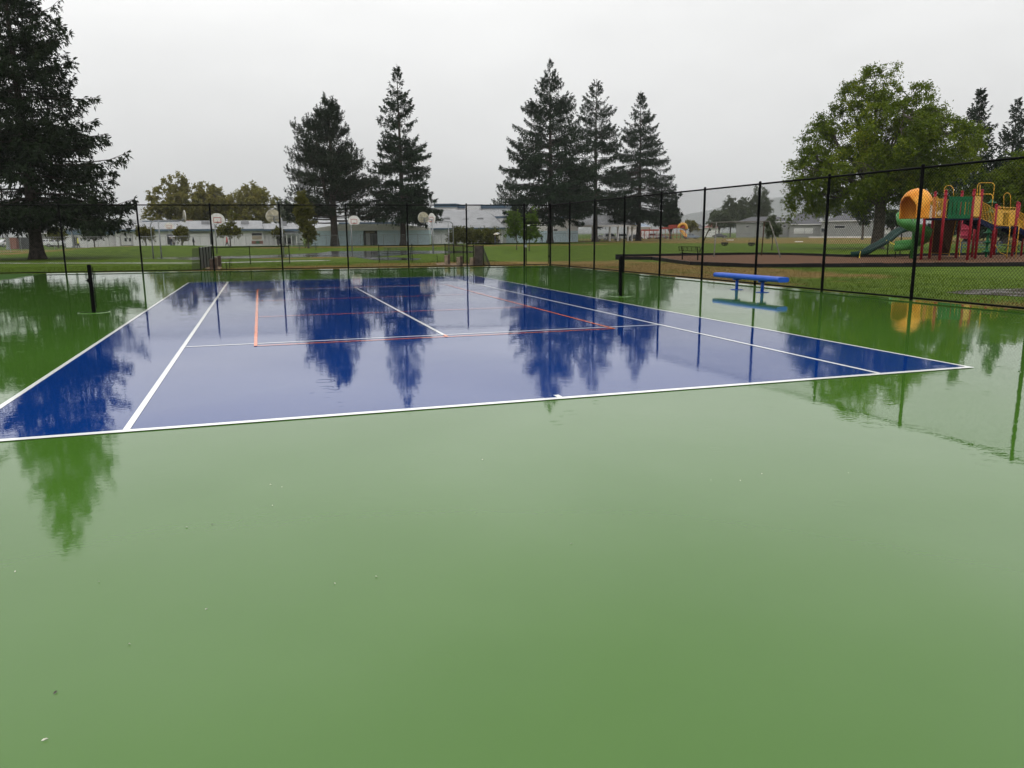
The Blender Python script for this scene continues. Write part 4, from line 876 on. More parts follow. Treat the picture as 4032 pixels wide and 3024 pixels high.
# ================================================================== BASKETBALL HOOPS
MT['board'] = mat('white_backboard', (.74, .73, .70), .35, .08, 4); MT['board_back'] = mat('tan_backboard_back', (.44, .40, .30), .5, .25, 4)
MT['red_trim'] = mat('red_paint', (.42, .035, .03), .4, .2, 8); MT['net_rim'] = mat('orange_rim', (.45, .08, .03), .4, .2, 8)
def hoop(bases, phi, reach, lab, rim_z=3.05, board=True, scale=1.0):
    """bases: one post, or two for the bent double frame; phi: where the board faces, 0 = towards the court"""
    Bs = [V(b[0], b[1], GZ) for b in bases]; b0 = Bs[-1]; vw = (b0-CAM)[:2]/dist(b0); rg_ = np.array([vw[1], -vw[0]]); ph = math.radians(phi)
    f2 = -vw*math.cos(ph)+rg_*math.sin(ph); f = V(f2[0], f2[1], 0); sd_ = V(-f[1], f[0], 0); up_ = V(0, 0, 1)
    rt = thing('basketball_hoop', lab, 'hoop', b0); pr2 = .057*scale
    bc_ = b0+f*reach
    if len(Bs) == 1:
        q = MB(); q.tube([b0-up_*.05, b0+up_*(rim_z+.12)], pr2, 10); q.build('pole', MT['galv'], rt, True)
        q = MB(); q.tube([b0+up_*(rim_z+.06), bc_+up_*(rim_z+.22)-f*.03], .04, 8); q.tube([b0+up_*(rim_z-.55), bc_+up_*(rim_z+.02)-f*.03], .03, 8); q.build('arm', MT['galv'], rt)
    else:
        for k, b1 in enumerate(Bs):
            q = MB(); e_ = bc_+up_*(rim_z-.02)-f*.03; tp_ = b1+up_*(rim_z-.02)
            if k == 0: q.tube([b1-up_*.05, b1+up_*(rim_z-.5)]+arc(b1+up_*(rim_z-.47)+f*.45, .45, math.pi, math.pi/2, 6, f, up_)+[e_], pr2*.9, 10)
            else: q.tube([b1-up_*.05, b1+up_*(rim_z-.05)], pr2*.9, 10)
            q.build('pole', MT['galv'], rt, True)
    def pt(a, z, o): return bc_+sd_*a+up_*(rim_z+z)+f*o
    out = [(-.42, -.16), (.42, -.16), (.60, -.02), (.685, .20)]+[(.685*math.cos(a), .20+.62*math.sin(a)) for a in np.linspace(0, math.pi, 15)[1:-1]]+[(-.685, .20), (-.60, -.02)]
    q = MB(); q.prism([pt(a, z, .0) for a, z in out], f*.03); bdd = q.build('backboard', MT['board'], rt)
    q = MB(); q.prism([pt(a*.985, .3+(z-.3)*.985, -.022) for a, z in out], f*.02); q.build('back_plate', MT['board_back'], bdd)
    q = MB(); z0, z1 = -.03, .42
    for (a0, zz0, a1, zz1) in ((-.33, z0, .33, z0), (.33, z0, .33, z1), (.33, z1, -.33, z1), (-.33, z1, -.33, z0)): q.beam(pt(a0, zz0, .034), pt(a1, zz1, .034), .05, .008, f)
    q.build('target_square', MT['red_trim'], bdd)
    q = MB(); q.beam(pt(0, .14, -.06), pt(0, -.12, -.06), .3, .05, sd_); q.beam(pt(-.5, .30, -.045), pt(.5, .30, -.045), .05, .04); q.beam(pt(-.45, .05, -.045), pt(.45, .05, -.045), .05, .04); q.build('bracket', MT['galv'], rt)
    q = MB(); c_ = pt(0, 0, .38); q.tube(arc(c_, .228, 0, 2*math.pi, 18, sd_, f), .013, 6); q.beam(pt(0, -.01, .03), pt(0, -.01, .16), .12, .05); q.build('rim', MT['net_rim'], rt)
    return rt
hoop([G(855, 1003)], 12, 1.2, 'basketball hoop with white fan backboard facing the court, beside the slatted screen')
hoop([G(1118, 1014)], 212, 1.2, 'basketball hoop turned away, tan back showing, beside the narrow yellow tree')
hoop([G(1387, 988.6)], 16, 1.2, 'basketball hoop with white fan backboard between pine and weeping spruce')
hoop([G(1706, 997.7)], 222, 1.25, 'basketball hoop turned away, tan back overlapping a white backboard')
hoop([G(604.7, 1017.5), G(636.6, 1017.3)], 97, 2.0, 'bent double post basketball hoop with its board seen edge on')
hoop([G(1786, 991.5), G(1768, 991.5)], -58, 1.95, 'bent double post basketball hoop before the gym shrubs')
hoop([at(668, 133)], 5, .5, 'distant white basketball hoop close to the school wall')

# ================================================================== SWING SET
MT['swing_pipe'] = mat('weathered_pipe', (.13, .12, .105), .5, .35, 3, spec=.2); MT['swing_brown'] = mat('rusty_brown_pipe', (.11, .06, .04), .5, .4, 4)
f1 = G(*r(6, 365, 1032)); f2 = G(*r(6, 170, 985)); f3 = G(*r(6, 982, 1012)); f4 = G(*r(6, 1232, 1040)); sh = 2.5
mL = (f1+f2)/2; mR = (f3+f4)/2; dx_ = (mR-mL)/np.linalg.norm(mR-mL)
tL = onplane(*r(6, 345, 552), mL, mR); tR = onplane(*r(6, 1085, 548), mL, mR); tL = V(tL[0], tL[1], GZ+sh); tR = V(tR[0], tR[1], GZ+sh)
sw = thing('swing_set', 'arched pipe swing set standing on the wood chips', 'swing set', ((f1+f4)/2))
q = MB(); q.tube([tL, tR], .045, 10); q.build('top_bar', MT['swing_pipe'], sw, True)
for (ft, tp_, m) in ((f1, tL+dx_*.42, 'swing_pipe'), (f2, tL, 'swing_brown'), (f3, tR-dx_*.42, 'swing_brown'), (f4, tR, 'swing_pipe')):
    q = MB(); q.tube([ft-V(0, 0, .05), ft+(tp_-ft)*.5+V(0, 0, .10), ft+(tp_-ft)*.9+V(0, 0, .03), tp_], .042, 10); q.build('leg', MT[m], sw, True)
MT['seat_black'] = mat('black_rubber', (.010, .010, .011), .5, .2, 8); MT['chain'] = mat('steel_chain', (.07, .07, .07), .4, .2, 20, metal=.5)
def swing_seat(k, lab):
    px = r(6, k, 560); tpt = onplane(*px, mL, mR); tpt = V(tpt[0], tpt[1], GZ+sh-.04); zb = GZ+.75; c = V(tpt[0], tpt[1], zb)
    rt = thing('bucket_swing', lab, 'swing', c, 0, 'bucket swings')
    n = V(-dx_[1], dx_[0], 0); w, h, dp = .19, .26, .14
    q = MB()
    ring = [(-w, -dp), (w, -dp), (w, dp), (-w, dp)]
    top = [c+dx_*a+n*b for a, b in ring]
    for (a, b) in zip(top, top[1:]+top[:1]): q.beam(a+V(0, 0, h*.78), b+V(0, 0, h*.78), .03, h*.42)
    for b in (-dp, dp):
        for s in (-1, 1): q.beam(c+dx_*s*w*.95+n*b+V(0, 0, h*.6), c+dx_*s*w*.25+n*b*.6+V(0, 0, .02), .06, .05, n)
    q.beam(c-dx_*w*.5+V(0, 0, .03), c+dx_*w*.5+V(0, 0, .03), dp*1.3, .05); q.beam(c+n*dp+V(0, 0, .03), c-n*dp+V(0, 0, .03), .08, .05); q.build('seat', MT['seat_black'], rt)
    for s in (-1, 1):
        q = MB(); q.tube([c+dx_*s*w+V(0, 0, h), tpt+dx_*s*.32], .007, 5); q.build('chain', MT['chain'], rt)
swing_seat(518, 'black bucket swing hanging on the black bench side of the swing set'); swing_seat(868, 'black bucket swing hanging on the young tree side of the swing set')

# ================================================================== PLAY TOWER
def T(x, y, ref): return onp(*r(7, x, y), ref)
def g7(x, y): return G(*r(7, x, y), GZ+.03)
MT['p_red'] = mat('red_powder_coat', (.26, .008, .018), .45, .15, 3, spec=.2); MT['p_yel'] = mat('yellow_powder_coat', (.66, .36, .035), .45, .12, 3, spec=.2); MT['p_grn'] = mat('green_plastic', (.008, .110, .038), .45, .15, 2, spec=.2)
MT['p_lgrn'] = mat('light_green_plastic', (.045, .20, .038), .4, .2, 1.5, spec=.3, col2=(.07, .27, .06)); MT['p_dgrn'] = mat('dark_green_plastic', (.003, .032, .024), .5, .2, 2, spec=.2); MT['p_org'] = mat('orange_plastic', (.75, .26, .02), .45, .12, 1.5, spec=.2, col2=(.83, .37, .05))
MT['p_navy'] = mat('navy_coated_deck', (.004, .008, .036), .6, .2, 4, spec=.08); MT['p_brown'] = mat('brown_grip_board', (.060, .033, .015), .6, .3, 5, bump=.01, bscale=20); MT['p_pink'] = mat('faded_red_plastic', (.42, .035, .075), .45, .15, 3)
tower = thing('play_tower', 'red yellow and green play tower with spiral slide on the wood chips', 'playground', g7(1535, 1280))
PB = {1: (985, 1275, 465), 2: (1085, 1265, 470), 3: (1205, 1285, 450), 4: (1400, 1255, 460), 5: (1535, 1280, 440), 6: (1630, 1265, 445), 66: (1590, 1248, 800), 7: (1815, 1255, 620), 77: (1852, 1222, 640), 8: (2065, 1238, 590), 88: (2090, 1215, 600)}
PP = {}
for k, (x, y, ty) in PB.items():
    b_ = g7(x, y); zt_ = T(x+.09*(y-ty), ty, b_)[2]; PP[k] = b_; q = MB()
    q.tube([b_-V(0, 0, .1), (b_[0], b_[1], zt_-.05)], .082, 12); q.lathe([(.086, -.05), (.088, 0), (.075, .05), (.042, .08), (.004, .09)], (b_[0], b_[1], zt_-.05), 12)
    q.build('post', MT['p_red'], tower, True)
    for cy_ in ((515, 770) if k in (3, 5, 6) else ()):
        zc = T(x+.09*(y-cy_), cy_, b_)[2]; q = MB(); q.lathe([(.096, -.03), (.096, .03)], (b_[0], b_[1], zc), 12); q.build('collar', MT['p_red'], tower)
ZD = T(1250, 778, PP[3])[2]
def deck(ids, z, nm='deck'):
    q = MB(); q.prism([(PP[i][0], PP[i][1], z-.12) for i in ids], (0, 0, .12)); q.build(nm, MT['p_navy'], tower)
deck((1, 3, 5, 6, 4, 2), ZD)
ZD2 = T(1880, 880, PP[7])[2]; deck((7, 8, 88, 77), ZD2)
def railing(a, b, za0, za1, zb0, zb1, n=7, rad=.017, m='p_yel'):
    """bars between two points; bottom and top heights at each end"""
    a = V(a[0], a[1], 0); b = V(b[0], b[1], 0); q = MB()
    A0, A1, B0, B1 = a+V(0, 0, za0), a+V(0, 0, za1), b+V(0, 0, zb0), b+V(0, 0, zb1)
    q.tube([A0, A1, B1, B0, A0], rad*1.25, 8)
    for i in range(1, n): t = i/n; q.tube([A0+(B0-A0)*t, A1+(B1-A1)*t], rad*.9, 6)
    return q.build('railing', MT[m], tower)
def mid(i, j, t): return PP[i]+(PP[j]-PP[i])*t
railing(mid(1, 3, .12), mid(1, 3, .60), ZD+.06, ZD+1.22, ZD+.06, ZD+1.22, 8); railing(mid(1, 3, .64), mid(1, 3, .90), ZD+.03, ZD+1.12, ZD+.03, ZD+1.12, 4)
railing(mid(2, 4, .05), mid(2, 4, .95), ZD+.06, ZD+1.15, ZD+.06, ZD+1.15, 11); railing(mid(4, 6, .05), mid(4, 6, .6), ZD+.06, ZD+1.1, ZD+.06, ZD+1.1, 6)
# green panel with slots
A = mid(3, 5, .14); B = mid(3, 5, .95); d = (B-A)/np.linalg.norm(B-A); n = V(d[1], -d[0], 0); Lp = np.linalg.norm(B-A); z0, z1 = ZD-.02, ZD+1.24
q = MB()
def pan(u0, u1, za, zb, th=.05, o=0): q.beam(A+d*u0*Lp+V(0, 0, (za+zb)/2)+n*o, A+d*u1*Lp+V(0, 0, (za+zb)/2)+n*o, th, zb-za)
pan(0, 1, z0, z0+.22); pan(0, 1, z1-.30, z1-.02); pan(-.01, 1.01, z1-.18, z1, .09)
us = [.0, .13, .20, .335, .405, .54, .61, .745, .815, .90, .965, 1.0]
us = [0, .14, .185, .33, .375, .515, .565, .715, .76, .86, .905, 1.0]
for i in range(0, 12, 2): pan(us[i], us[i+1], z0+.2, z1-.28, .048)
q.build('slotted_panel', MT['p_grn'], tower, False, .006)
q = MB(); A6 = mid(5, 6, .12); B6 = mid(5, 6, .9); q.beam((A6[0], A6[1], ZD+.68), (B6[0], B6[1], ZD+.68), .05, 1.2); q.build('solid_panel', MT['p_yel'], tower, False, .01)
# hoops and handles
def loop(pts, ref, nm='handle', rad=.022, m='p_yel'):
    q = MB(); q.tube([T(x, y, ref) for x, y in pts], rad, 8); return q.build(nm, MT[m], tower, True)
def archpts(x0, x1, yb, yt, lean=.09):
    rr = (x1-x0)/2; c = (x0+x1)/2; o = [(x0-lean*(yb-yt-rr)*0, yb)]
    for a in np.linspace(math.pi, 0, 9): o.append((c+rr*math.cos(a), yt+rr-rr*math.sin(a)))
    return o+[(x1, yb)]
loop(archpts(1263, 1373, 530, 393), PP[4]); loop(archpts(1972, 2052, 700, 482), PP[8])
loop([(1650, 760), (1655, 500), (1660, 400), (1672, 370), (1700, 362), (1820, 362), (1848, 370), (1860, 395), (1845, 540), (1835, 600)], PP[66])
loop([(1682, 700), (1690, 385)], PP[66]); loop([(1640, 498), (1740, 496), (1815, 496), (1835, 510), (1840, 540), (1832, 640)], PP[6])
# steps down to the lower deck
A = PP[6]; B = PP[7]; d = B-A; L_ = np.linalg.norm(d[:2]); dn = V(d[0], d[1], 0)/L_; sn = V(-dn[1], dn[0], 0); k = 5
for i in range(k):
    z = ZD-(i+.6)*(ZD-ZD2)/k; c = A+dn*(L_*(i+.5)/k); q = MB(); q.box((c[0]+sn[0]*.45, c[1]+sn[1]*.45, z), (L_/k*1.15, .9, .10), math.atan2(dn[1], dn[0])); q.build('step', MT['p_navy'], tower)
for o in (0.0, .9):
    q = MB(); q.beam(A+sn*o+V(0, 0, ZD-A[2]-.14), B+sn*o+V(0, 0, ZD2-B[2]-.12), .05, .30); q.build('stringer', MT['p_navy'], tower)
    railing(A+dn*.12+sn*o, B-dn*.12+sn*o, ZD+.0, ZD+1.0, ZD2+.15, ZD2+1.05, 9)
# lower deck panels
A = mid(7, 8, .1); B = mid(7, 8, .93); d = (B-A)/np.linalg.norm(B-A); Lp = np.linalg.norm(B-A); ht = 1.20
q = MB()
for (u0, u1) in ((0, .30), (.68, 1.0)): q.beam(A+d*Lp*u0+V(0, 0, ZD2-A[2]+.10+ht*.40), A+d*Lp*u1+V(0, 0, ZD2-A[2]+.10+ht*.40), .04, ht*.8)
q.beam(A+d*Lp*.28+V(0, 0, ZD2-A[2]+.92), A+d*Lp*.70+V(0, 0, ZD2-A[2]+.92), .04, .12); q.tube([A+V(0, 0, ZD2-A[2]+ht), B+V(0, 0, ZD2-B[2]+ht)], .022, 8)
for u in (.0, .15, .30, .36, .43, .50, .57, .64, .70, .85, 1.0): q.tube([A+d*Lp*u+V(0, 0, ZD2-A[2]+.08), A+d*Lp*u+V(0, 0, ZD2-A[2]+ht)], .014, 6)
q.build('barred_panel', MT['p_yel'], tower)
railing(mid(77, 88, .05), mid(77, 88, .95), ZD2+.06, ZD2+1.1, ZD2+.06, ZD2+1.1, 9)
# ramp leaving to the right
E_ = g7(2330, 1235); A = PP[8]; q = MB(); zE = ZD2-.75
for o in (0, .95): q.beam(A+V(0, o, ZD2-A[2]-.10), V(E_[0], E_[1]+o, zE-.1), .05, .34)
q.beam(A+V(0, .47, ZD2-A[2]-.06), V(E_[0], E_[1]+.47, zE-.06), 1.0, .08); q.build('ramp', MT['p_navy'], tower)
railing(A+V(.25, 0, 0), V(E_[0], E_[1], 0), ZD2-.05, ZD2+.95, zE+.05, zE+1.0, 16); railing(A+V(.25, .95, 0), V(E_[0], E_[1]+.95, 0), ZD2-.05, ZD2+.95, zE+.05, zE+1.0, 16)
for o in (0, .95): q = MB(); q.tube([(E_[0], E_[1]+o, GZ-.1), (E_[0], E_[1]+o, zE+1.3)], .066, 12); q.build('post', MT['p_red'], tower, True)
# brown climbing board, faded red panel
tA, tB = T(1150, 792, PP[2]), T(1405, 790, PP[4]); rA = V(PP[2]); rb = g7(1250, 1238)
bA, bB = T(1108, 1195, rb), T(1322, 1205, rb); q = MB(); nn = np.cross(tB-tA, bA-tA); nn /= np.linalg.norm(nn); q.prism([tA, tB, bB, bA], nn*.03); bb = q.build('climbing_board', MT['p_brown'], tower)
for (a, b_) in ((tB, bB), (bA, bB), (tA, bA)): q = MB(); q.tube([a, b_], .022, 6); q.build('edge_pipe', MT['p_yel'], bb)
for p in (bA, bB): q = MB(); q.tube([p, (p[0], p[1], GZ-.05)], .025, 6); q.build('foot', MT['p_yel'], bb)
ref = g7(1500, 1240); q = MB(); a, b_, c, d = T(1480, 800, ref), T(1572, 800, ref), T(1552, 1030, ref), T(1455, 1025, ref); q.prism([a, b_, c, d], (0, .05, 0))
for i in range(3):
    for j in range(3): p = a+(b_-a)*(i+.5)/3+(d-a)*(j+.5)/3; q.lathe([(.10, -.03), (.09, .03), (.03, .05)], p+V(0, -.01, 0), 8)
pk = q.build('climbing_panel', MT['p_pink'], tower)
for (x0, x1) in ((1464, 1443), (1560, 1536)): q = MB(); q.tube([T(x0, 1020, ref), T(x1, 1240, ref)-V(0, 0, .05)], .02, 6); q.build('panel_leg', MT['p_yel'], pk)
# pod climber
ref = g7(1758, 1246); q = MB(); pole = thing('pod', 'x', 'x') if False else None
zb = ref[2]; zt_ = T(1838, 558, ref)[2]; prf = []
for yy in (600, 715, 840, 955, 1070, 1180):
    zc = T(1758+.09*(1246-yy), yy, ref)[2]; prf.append(zc)
prf = sorted(prf); pr = [(.06, zb-.05), (.07, zb+.05)]
for zc in prf: pr += [(.075, zc-.14), (.10, zc-.07), (.28, zc-.03), (.30, zc), (.27, zc+.02), (.13, zc+.07), (.085, zc+.18)]
pr += [(.03, zt_)]
q.lathe([(a, z-zb) for a, z in pr], ref, 14); q.build('pod_climber', MT['p_grn'], tower, True)
# rope ladder frame
ref = g7(2005, 1262); ref2 = g7(2112, 1252); dk = PP[8]
for (rf, x) in ((ref, 2003), (ref2, 2110)):
    zt_ = T(x, 872, rf)[2]; q = MB(); bk = V(dk[0]-.1 if x > 2050 else PP[7][0]+.3, dk[1]-.1 if x > 2050 else PP[7][1], zt_+.02); top = V(rf[0], rf[1], zt_)
    dr_ = (bk-top)/np.linalg.norm(bk-top); q.tube([rf-V(0, 0, .1), top-V(0, 0, .22), top-V(0, 0, .07)+dr_*.05, top+dr_*.16, bk], .026, 8); q.build('ladder_pipe', MT['p_yel'], tower, True)
for f in (.18, .38, .58, .78): q = MB(); z = ref[2]+f*1.9; q.tube([(ref[0], ref[1], z), ((ref[0]+ref2[0])/2, (ref[1]+ref2[1])/2, z-.05), (ref2[0], ref2[1], z)], .013, 6); q.build('rope_rung', MT['black'], tower)
q = MB(); rf = g7(1905, 1230); q.tube([T(1870, 1100, rf), T(1895, 1150, rf), T(1930, 1195, rf), T(1990, 1215, rf), T(2000, 1240, rf)], .022, 8); q.build('low_rail', MT['p_yel'], tower, True)
# spiral slide round its own pole
sc_ = g7(872, 1262); zS0 = T(700, 800, sc_)[2]; Rr = .98
ry_ = (sc_-CAM)*V(1, 1, 0)/dist(sc_); rx_ = V(ry_[1], -ry_[0], 0)      # along and across the line of sight
ang = np.radians(np.linspace(120, 450, 34)); zz = np.linspace(zS0+.10, sc_[2]+.62, 34)
secp = [(.16, .34), (.17, .10), (.24, .0), (.50, -.03), (.80, .0), (.96, .10), (1.02, .34), (1.05, .58), (1.08, .58), (1.06, .30), (.99, .05), (.82, -.05), (.5, -.08), (.22, -.05), (.13, .06), (.12, .34)]
rows = []
for a, z in zip(ang, zz): rows.append([sc_*V(1, 1, 0)+(rx_*math.cos(a)+ry_*math.sin(a))*r_*1.02+V(0, 0, z+h) for r_, h in secp])
for k, s in enumerate((.35, .7, 1.05)):
    e0 = rows[33]; rows.append([p-rx_*s-V(0, 0, .10*s)+V(0, 0, 0) for p in e0])
q = MB(); m_ = len(secp); vs = [p for rw in rows for p in rw]; fs = []
for i in range(len(rows)-1):
    for j in range(m_): fs.append((i*m_+j, i*m_+(j+1) % m_, (i+1)*m_+(j+1) % m_, (i+1)*m_+j))
fs += [tuple(range(m_-1, -1, -1)), tuple((len(rows)-1)*m_+j for j in range(m_))]; q.add(vs, fs); sl = q.build('spiral_slide', MT['p_lgrn'], tower, True)
q = MB(); q.tube([sc_-V(0, 0, .1), (sc_[0], sc_[1], zS0+.3)], .09, 12); q.build('centre_pole', MT['p_lgrn'], sl, True)
for s in (.1, .95):
    p = sc_-rx_*s+ry_*.55; q = MB(); q.tube([(p[0], p[1], GZ-.05), (p[0], p[1], sc_[2]+.5-.1*s)], .03, 8); q.build('slide_leg', MT['black'], sl)
# orange hood over the slide entrance
hc = g7(872, 1292); zh0 = T(880, 788, hc)[2]; zh1 = T(900, 432, hc)[2]; Rh = 148*.3309*dist(hc)/FPX; hh = zh1-zh0
vs = []; fs = []; NA, NZ = 64, 22; keepf = []
def hprof(t):
    z = zh0+hh*t
    rr = Rh*(1.0 if t < .45 else math.sqrt(max(0.0, 1-((t-.45)/.55)**2))); return rr, z
for i in range(NZ+1):
    rr, z = hprof(i/NZ if i < NZ else .9995)
    for j in range(NA): a = 2*math.pi*j/NA; vs.append(hc*V(1, 1, 0)+(rx_*math.cos(a)+ry_*math.sin(a))*max(rr, .02)+V(0, 0, z))
for i in range(NZ):
    for j in range(NA):
        a = (j+.5)/NA*360; t = (i+.5)/NZ
        if 176 < a < 272 and t < .74-.34*((a-224)/48)**2: continue
        if (a < 35 or a > 325) and t < .55: continue
        fs.append((i*NA+j, i*NA+(j+1) % NA, (i+1)*NA+(j+1) % NA, (i+1)*NA+j))
q = MB(); q.add(vs, fs); ho = q.build('slide_hood', MT['p_org'], tower, True); so = ho.modifiers.new('s', 'SOLIDIFY'); so.thickness = .05; so.offset = 0
# straight dark green slide
pts = [((150, 1215), 1.0), ((235, 1210), 1.0), ((330, 1190), .95), ((420, 1135), .8), ((520, 1085), .6), ((600, 1040), .45), ((690, 960), .25), ((760, 925), .1), ((840, 905), 0)]
ra = g7(265, 1255); rb = g7(900, 1235); path = [T(x, y, ra+(rb-ra)*(1-w)) for (x, y), w in pts]
rows = []; sec2 = [(-.27, .17), (-.25, -.05), (-.15, -.12), (.15, -.12), (.25, -.05), (.27, .17), (.31, .17), (.29, -.08), (.17, -.16), (-.17, -.16), (-.29, -.08), (-.31, .17)]
for i, p in enumerate(path):
    t_ = path[min(i+1, len(path)-1)]-path[max(i-1, 0)]; t_ /= np.linalg.norm(t_); s_ = np.cross(t_, V(0, 0, 1)); s_ /= np.linalg.norm(s_); u_ = np.cross(s_, t_); rows.append([p+s_*a+u_*h for a, h in sec2])
q = MB(); m_ = len(sec2); fs = []
for i in range(len(rows)-1):
    for j in range(m_): fs.append((i*m_+j, i*m_+(j+1) % m_, (i+1)*m_+(j+1) % m_, (i+1)*m_+j))
fs += [tuple(range(m_)), tuple((len(rows)-1)*m_+j for j in range(m_))]; q.add([p for rw in rows for p in rw], fs); s2 = q.build('straight_slide', MT['p_dgrn'], tower, True)
for i in (1, 5, 7): p = path[i]; q = MB(); q.tube([(p[0], p[1], GZ-.05), p-V(0, 0, .12)], .035, 8); q.build('slide_leg', MT['black'], s2)
MT['tape'] = mat('yellow_caution_tape', (.75, .62, .05), .4, .1, 8)
def tape(pts, ref, lab):
    q = MB(); P = [T(x, y, ref)-V(0, .35, 0) for x, y in pts]
    for a, b_ in zip(P[:-1], P[1:]): q.beam(a, b_, .012, .05)
    tag(q.build('caution_tape', MT['tape']), lab, 'tape')
tape([(525, 1045), (545, 1055), (535, 1068), (560, 1058), (600, 1085), (650, 1103)], ra+(rb-ra)*.5, 'yellow caution tape knotted across the middle of the dark green slide')
tape([(222, 1172), (212, 1205), (208, 1285)], ra, 'yellow caution tape hanging at the foot of the dark green slide')

# ================================================================== SCHOOL
MT['wall_grey'] = mat('pale_grey_wall', (.66, .655, .66), .6, .06, 2); MT['wall_white'] = mat('off_white_wall', (.78, .76, .755), .6, .06, 2); MT['wall_blue'] = mat('pale_blue_wall', (.56, .70, .78), .6, .06, 2)
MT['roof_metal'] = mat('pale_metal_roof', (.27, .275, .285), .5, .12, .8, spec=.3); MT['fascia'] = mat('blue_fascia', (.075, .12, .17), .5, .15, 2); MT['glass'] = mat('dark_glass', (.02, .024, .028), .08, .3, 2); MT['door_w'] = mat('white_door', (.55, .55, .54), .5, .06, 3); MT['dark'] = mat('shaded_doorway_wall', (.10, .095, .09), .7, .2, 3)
MT['tan_panel'] = mat('tan_window_panel', (.36, .30, .22), .6, .15, 3); MT['brickred'] = mat('red_brick_panel', (.24, .10, .075), .7, .25, 6)
class Fac:
    """a wall plane through two points on the ground"""
    def __init__(s, A, B): s.A = V(A[0], A[1], 0); s.B = V(B[0], B[1], 0); s.L = np.linalg.norm(s.B-s.A); s.d = (s.B-s.A)/s.L; n = V(-s.d[1], s.d[0], 0); s.n = n if np.dot((s.A-CAM)[:2], n[:2]) > 0 else -n
    def uz(s, x, y): P = onplane(x, y, s.A, s.B); return float(np.dot((P-s.A)[:2], s.d[:2])), float(P[2])
    def P(s, u, z, o=0): return s.A+s.d*u+V(0, 0, z)+s.n*o
    def box(s, mb, u0, u1, z0, z1, o0, o1):
        mb.prism([s.P(u0, z0, o0), s.P(u1, z0, o0), s.P(u1, z0, o1), s.P(u0, z0, o1)], (0, 0, z1-z0))
    def part(s, name, m, parent, u0, u1, z0, z1, o0, o1):
        q = MB(); s.box(q, u0, u1, z0, z1, o0, o1); return q.build(name, MT[m], parent)
def px_box(F, k, x0, y0, x1, y1): (u0, z1) = F.uz(*r(k, x0, y0)); (u1, z0) = F.uz(*r(k, x1, y1)); return min(u0, u1), max(u0, u1), min(z0, z1), max(z0, z1)
def opening(F, root, k, x0, y0, x1, y1, name='window', m='glass', frame='wall_white', dep=.08):
    u0, u1, z0, z1 = px_box(F, k, x0, y0, x1, y1); w = F.part(name, frame, root, u0, u1, z0, z1, -.07, -.012)
    F.part('pane' if name == 'window' else 'panel', m, w, u0+.08, u1-.08, z0+.08, z1-.08, -.10, -.065); return w
def ribs(F, root, u0, u1, zlo, olo, zhi, ohi, step=.8):
    q = MB(); n = int((u1-u0)/step)
    for i in range(n+1): u = u0+(u1-u0)*i/n; q.beam(F.P(u, zlo+.04, olo), F.P(u, zhi+.04, ohi), .05, .06)
    stuff(q.build('roof_seams', MT['roof_metal'], root))
# --- left wing
F = Fac(at(470, 151), at(1215, 150)); sc1 = thing('school_building', 'long low pale school wing with metal roof left of the pine', 'building', (F.A[0], F.A[1], GZ))
uA, _ = F.uz(*r(1, 1500, 800)); uB, zE = F.uz(*r(2, 1600, 672)); _, zR = F.uz(*r(2, 1000, 572)); uC, _ = F.uz(*r(2, 2110, 700))
F.part('wall', 'wall_grey', sc1, uA, uB, GZ-.2, zE, 0, 16)
def shed(u0, u1, zl, zh, dep=8.0, over=.6, nm='roof'):
    q = MB(); q.prism([F.P(u0-.3, zl, -over), F.P(u0-.3, zl+.16, -over), F.P(u0-.3, zh+.16, dep), F.P(u0-.3, zl-.0, dep)], F.d*(u1-u0+.6)); rf = q.build(nm, MT['roof_metal'], sc1); F.part('fascia', 'fascia', rf, u0-.35, u1+.35, zl-.22, zl+.13, -over-.05, -over-.004); ribs(F, rf, u0, u1, zl+.16, -over, zh+.16, dep); return rf
rf = shed(uA, uB-.3, zE, zR+.2)
_, zR2 = F.uz(*r(2, 1800, 597)); F.part('wall', 'wall_grey', sc1, uB, uC, GZ-.2, zE-.06, .4, 14); rf2 = shed(uB+.4, uC, zE-.06, zR2, 7.5)
_, zt2 = F.uz(*r(2, 250, 548)); u0, u1 = F.uz(*r(1, 1780, 580))[0], F.uz(*r(2, 480, 580))[0]; F.part('upper_roof', 'fascia', sc1, u0, u1, zR-.2, zt2, 7, 15)
for x in (840, 1365): u, z = F.uz(*r(2, x, 600)); q = MB(); F.box(q, u-.7, u+.7, z-.5, z+.6, 4, 5.4); q.build('roof_vent', MT['roof_metal'], rf)
u, z = F.uz(*r(2, 1875, 600)); q = MB(); F.box(q, u-.6, u+.6, z-.4, z+.6, 4, 5); q.build('roof_vent', MT['roof_metal'], rf2)
w = opening(F, sc1, 2, 1445, 715, 1590, 805, 'window', 'tan_panel'); 
u0, u1, z0, z1 = px_box(F, 2, 1450, 718, 1586, 745); F.part('pane', 'glass', w, u0, u1, z0, z1, -.12, -.102)
u0, u1, z0, z1 = px_box(F, 2, 1450, 818, 1600, 855); F.part('panel', 'brickred', sc1, u0, u1, z0, z1, -.06, -.012)
u0, u1, z0, z1 = px_box(F, 2, 1505, 820, 1555, 853); F.part('panel', 'p_grn', sc1, u0, u1, z0, z1, -.08, -.062)
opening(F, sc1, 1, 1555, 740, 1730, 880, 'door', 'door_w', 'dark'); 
for x in (1630, 1690): u0, u1, z0, z1 = px_box(F, 1, x-18, 780, x+18, 825); F.part('pane', 'glass', sc1, u0, u1, z0, z1, -.13, -.102)
opening(F, sc1, 2, 350, 735, 415, 865, 'door', 'glass', 'dark'); opening(F, sc1, 2, 905, 720, 960, 865, 'door', 'glass', 'dark')
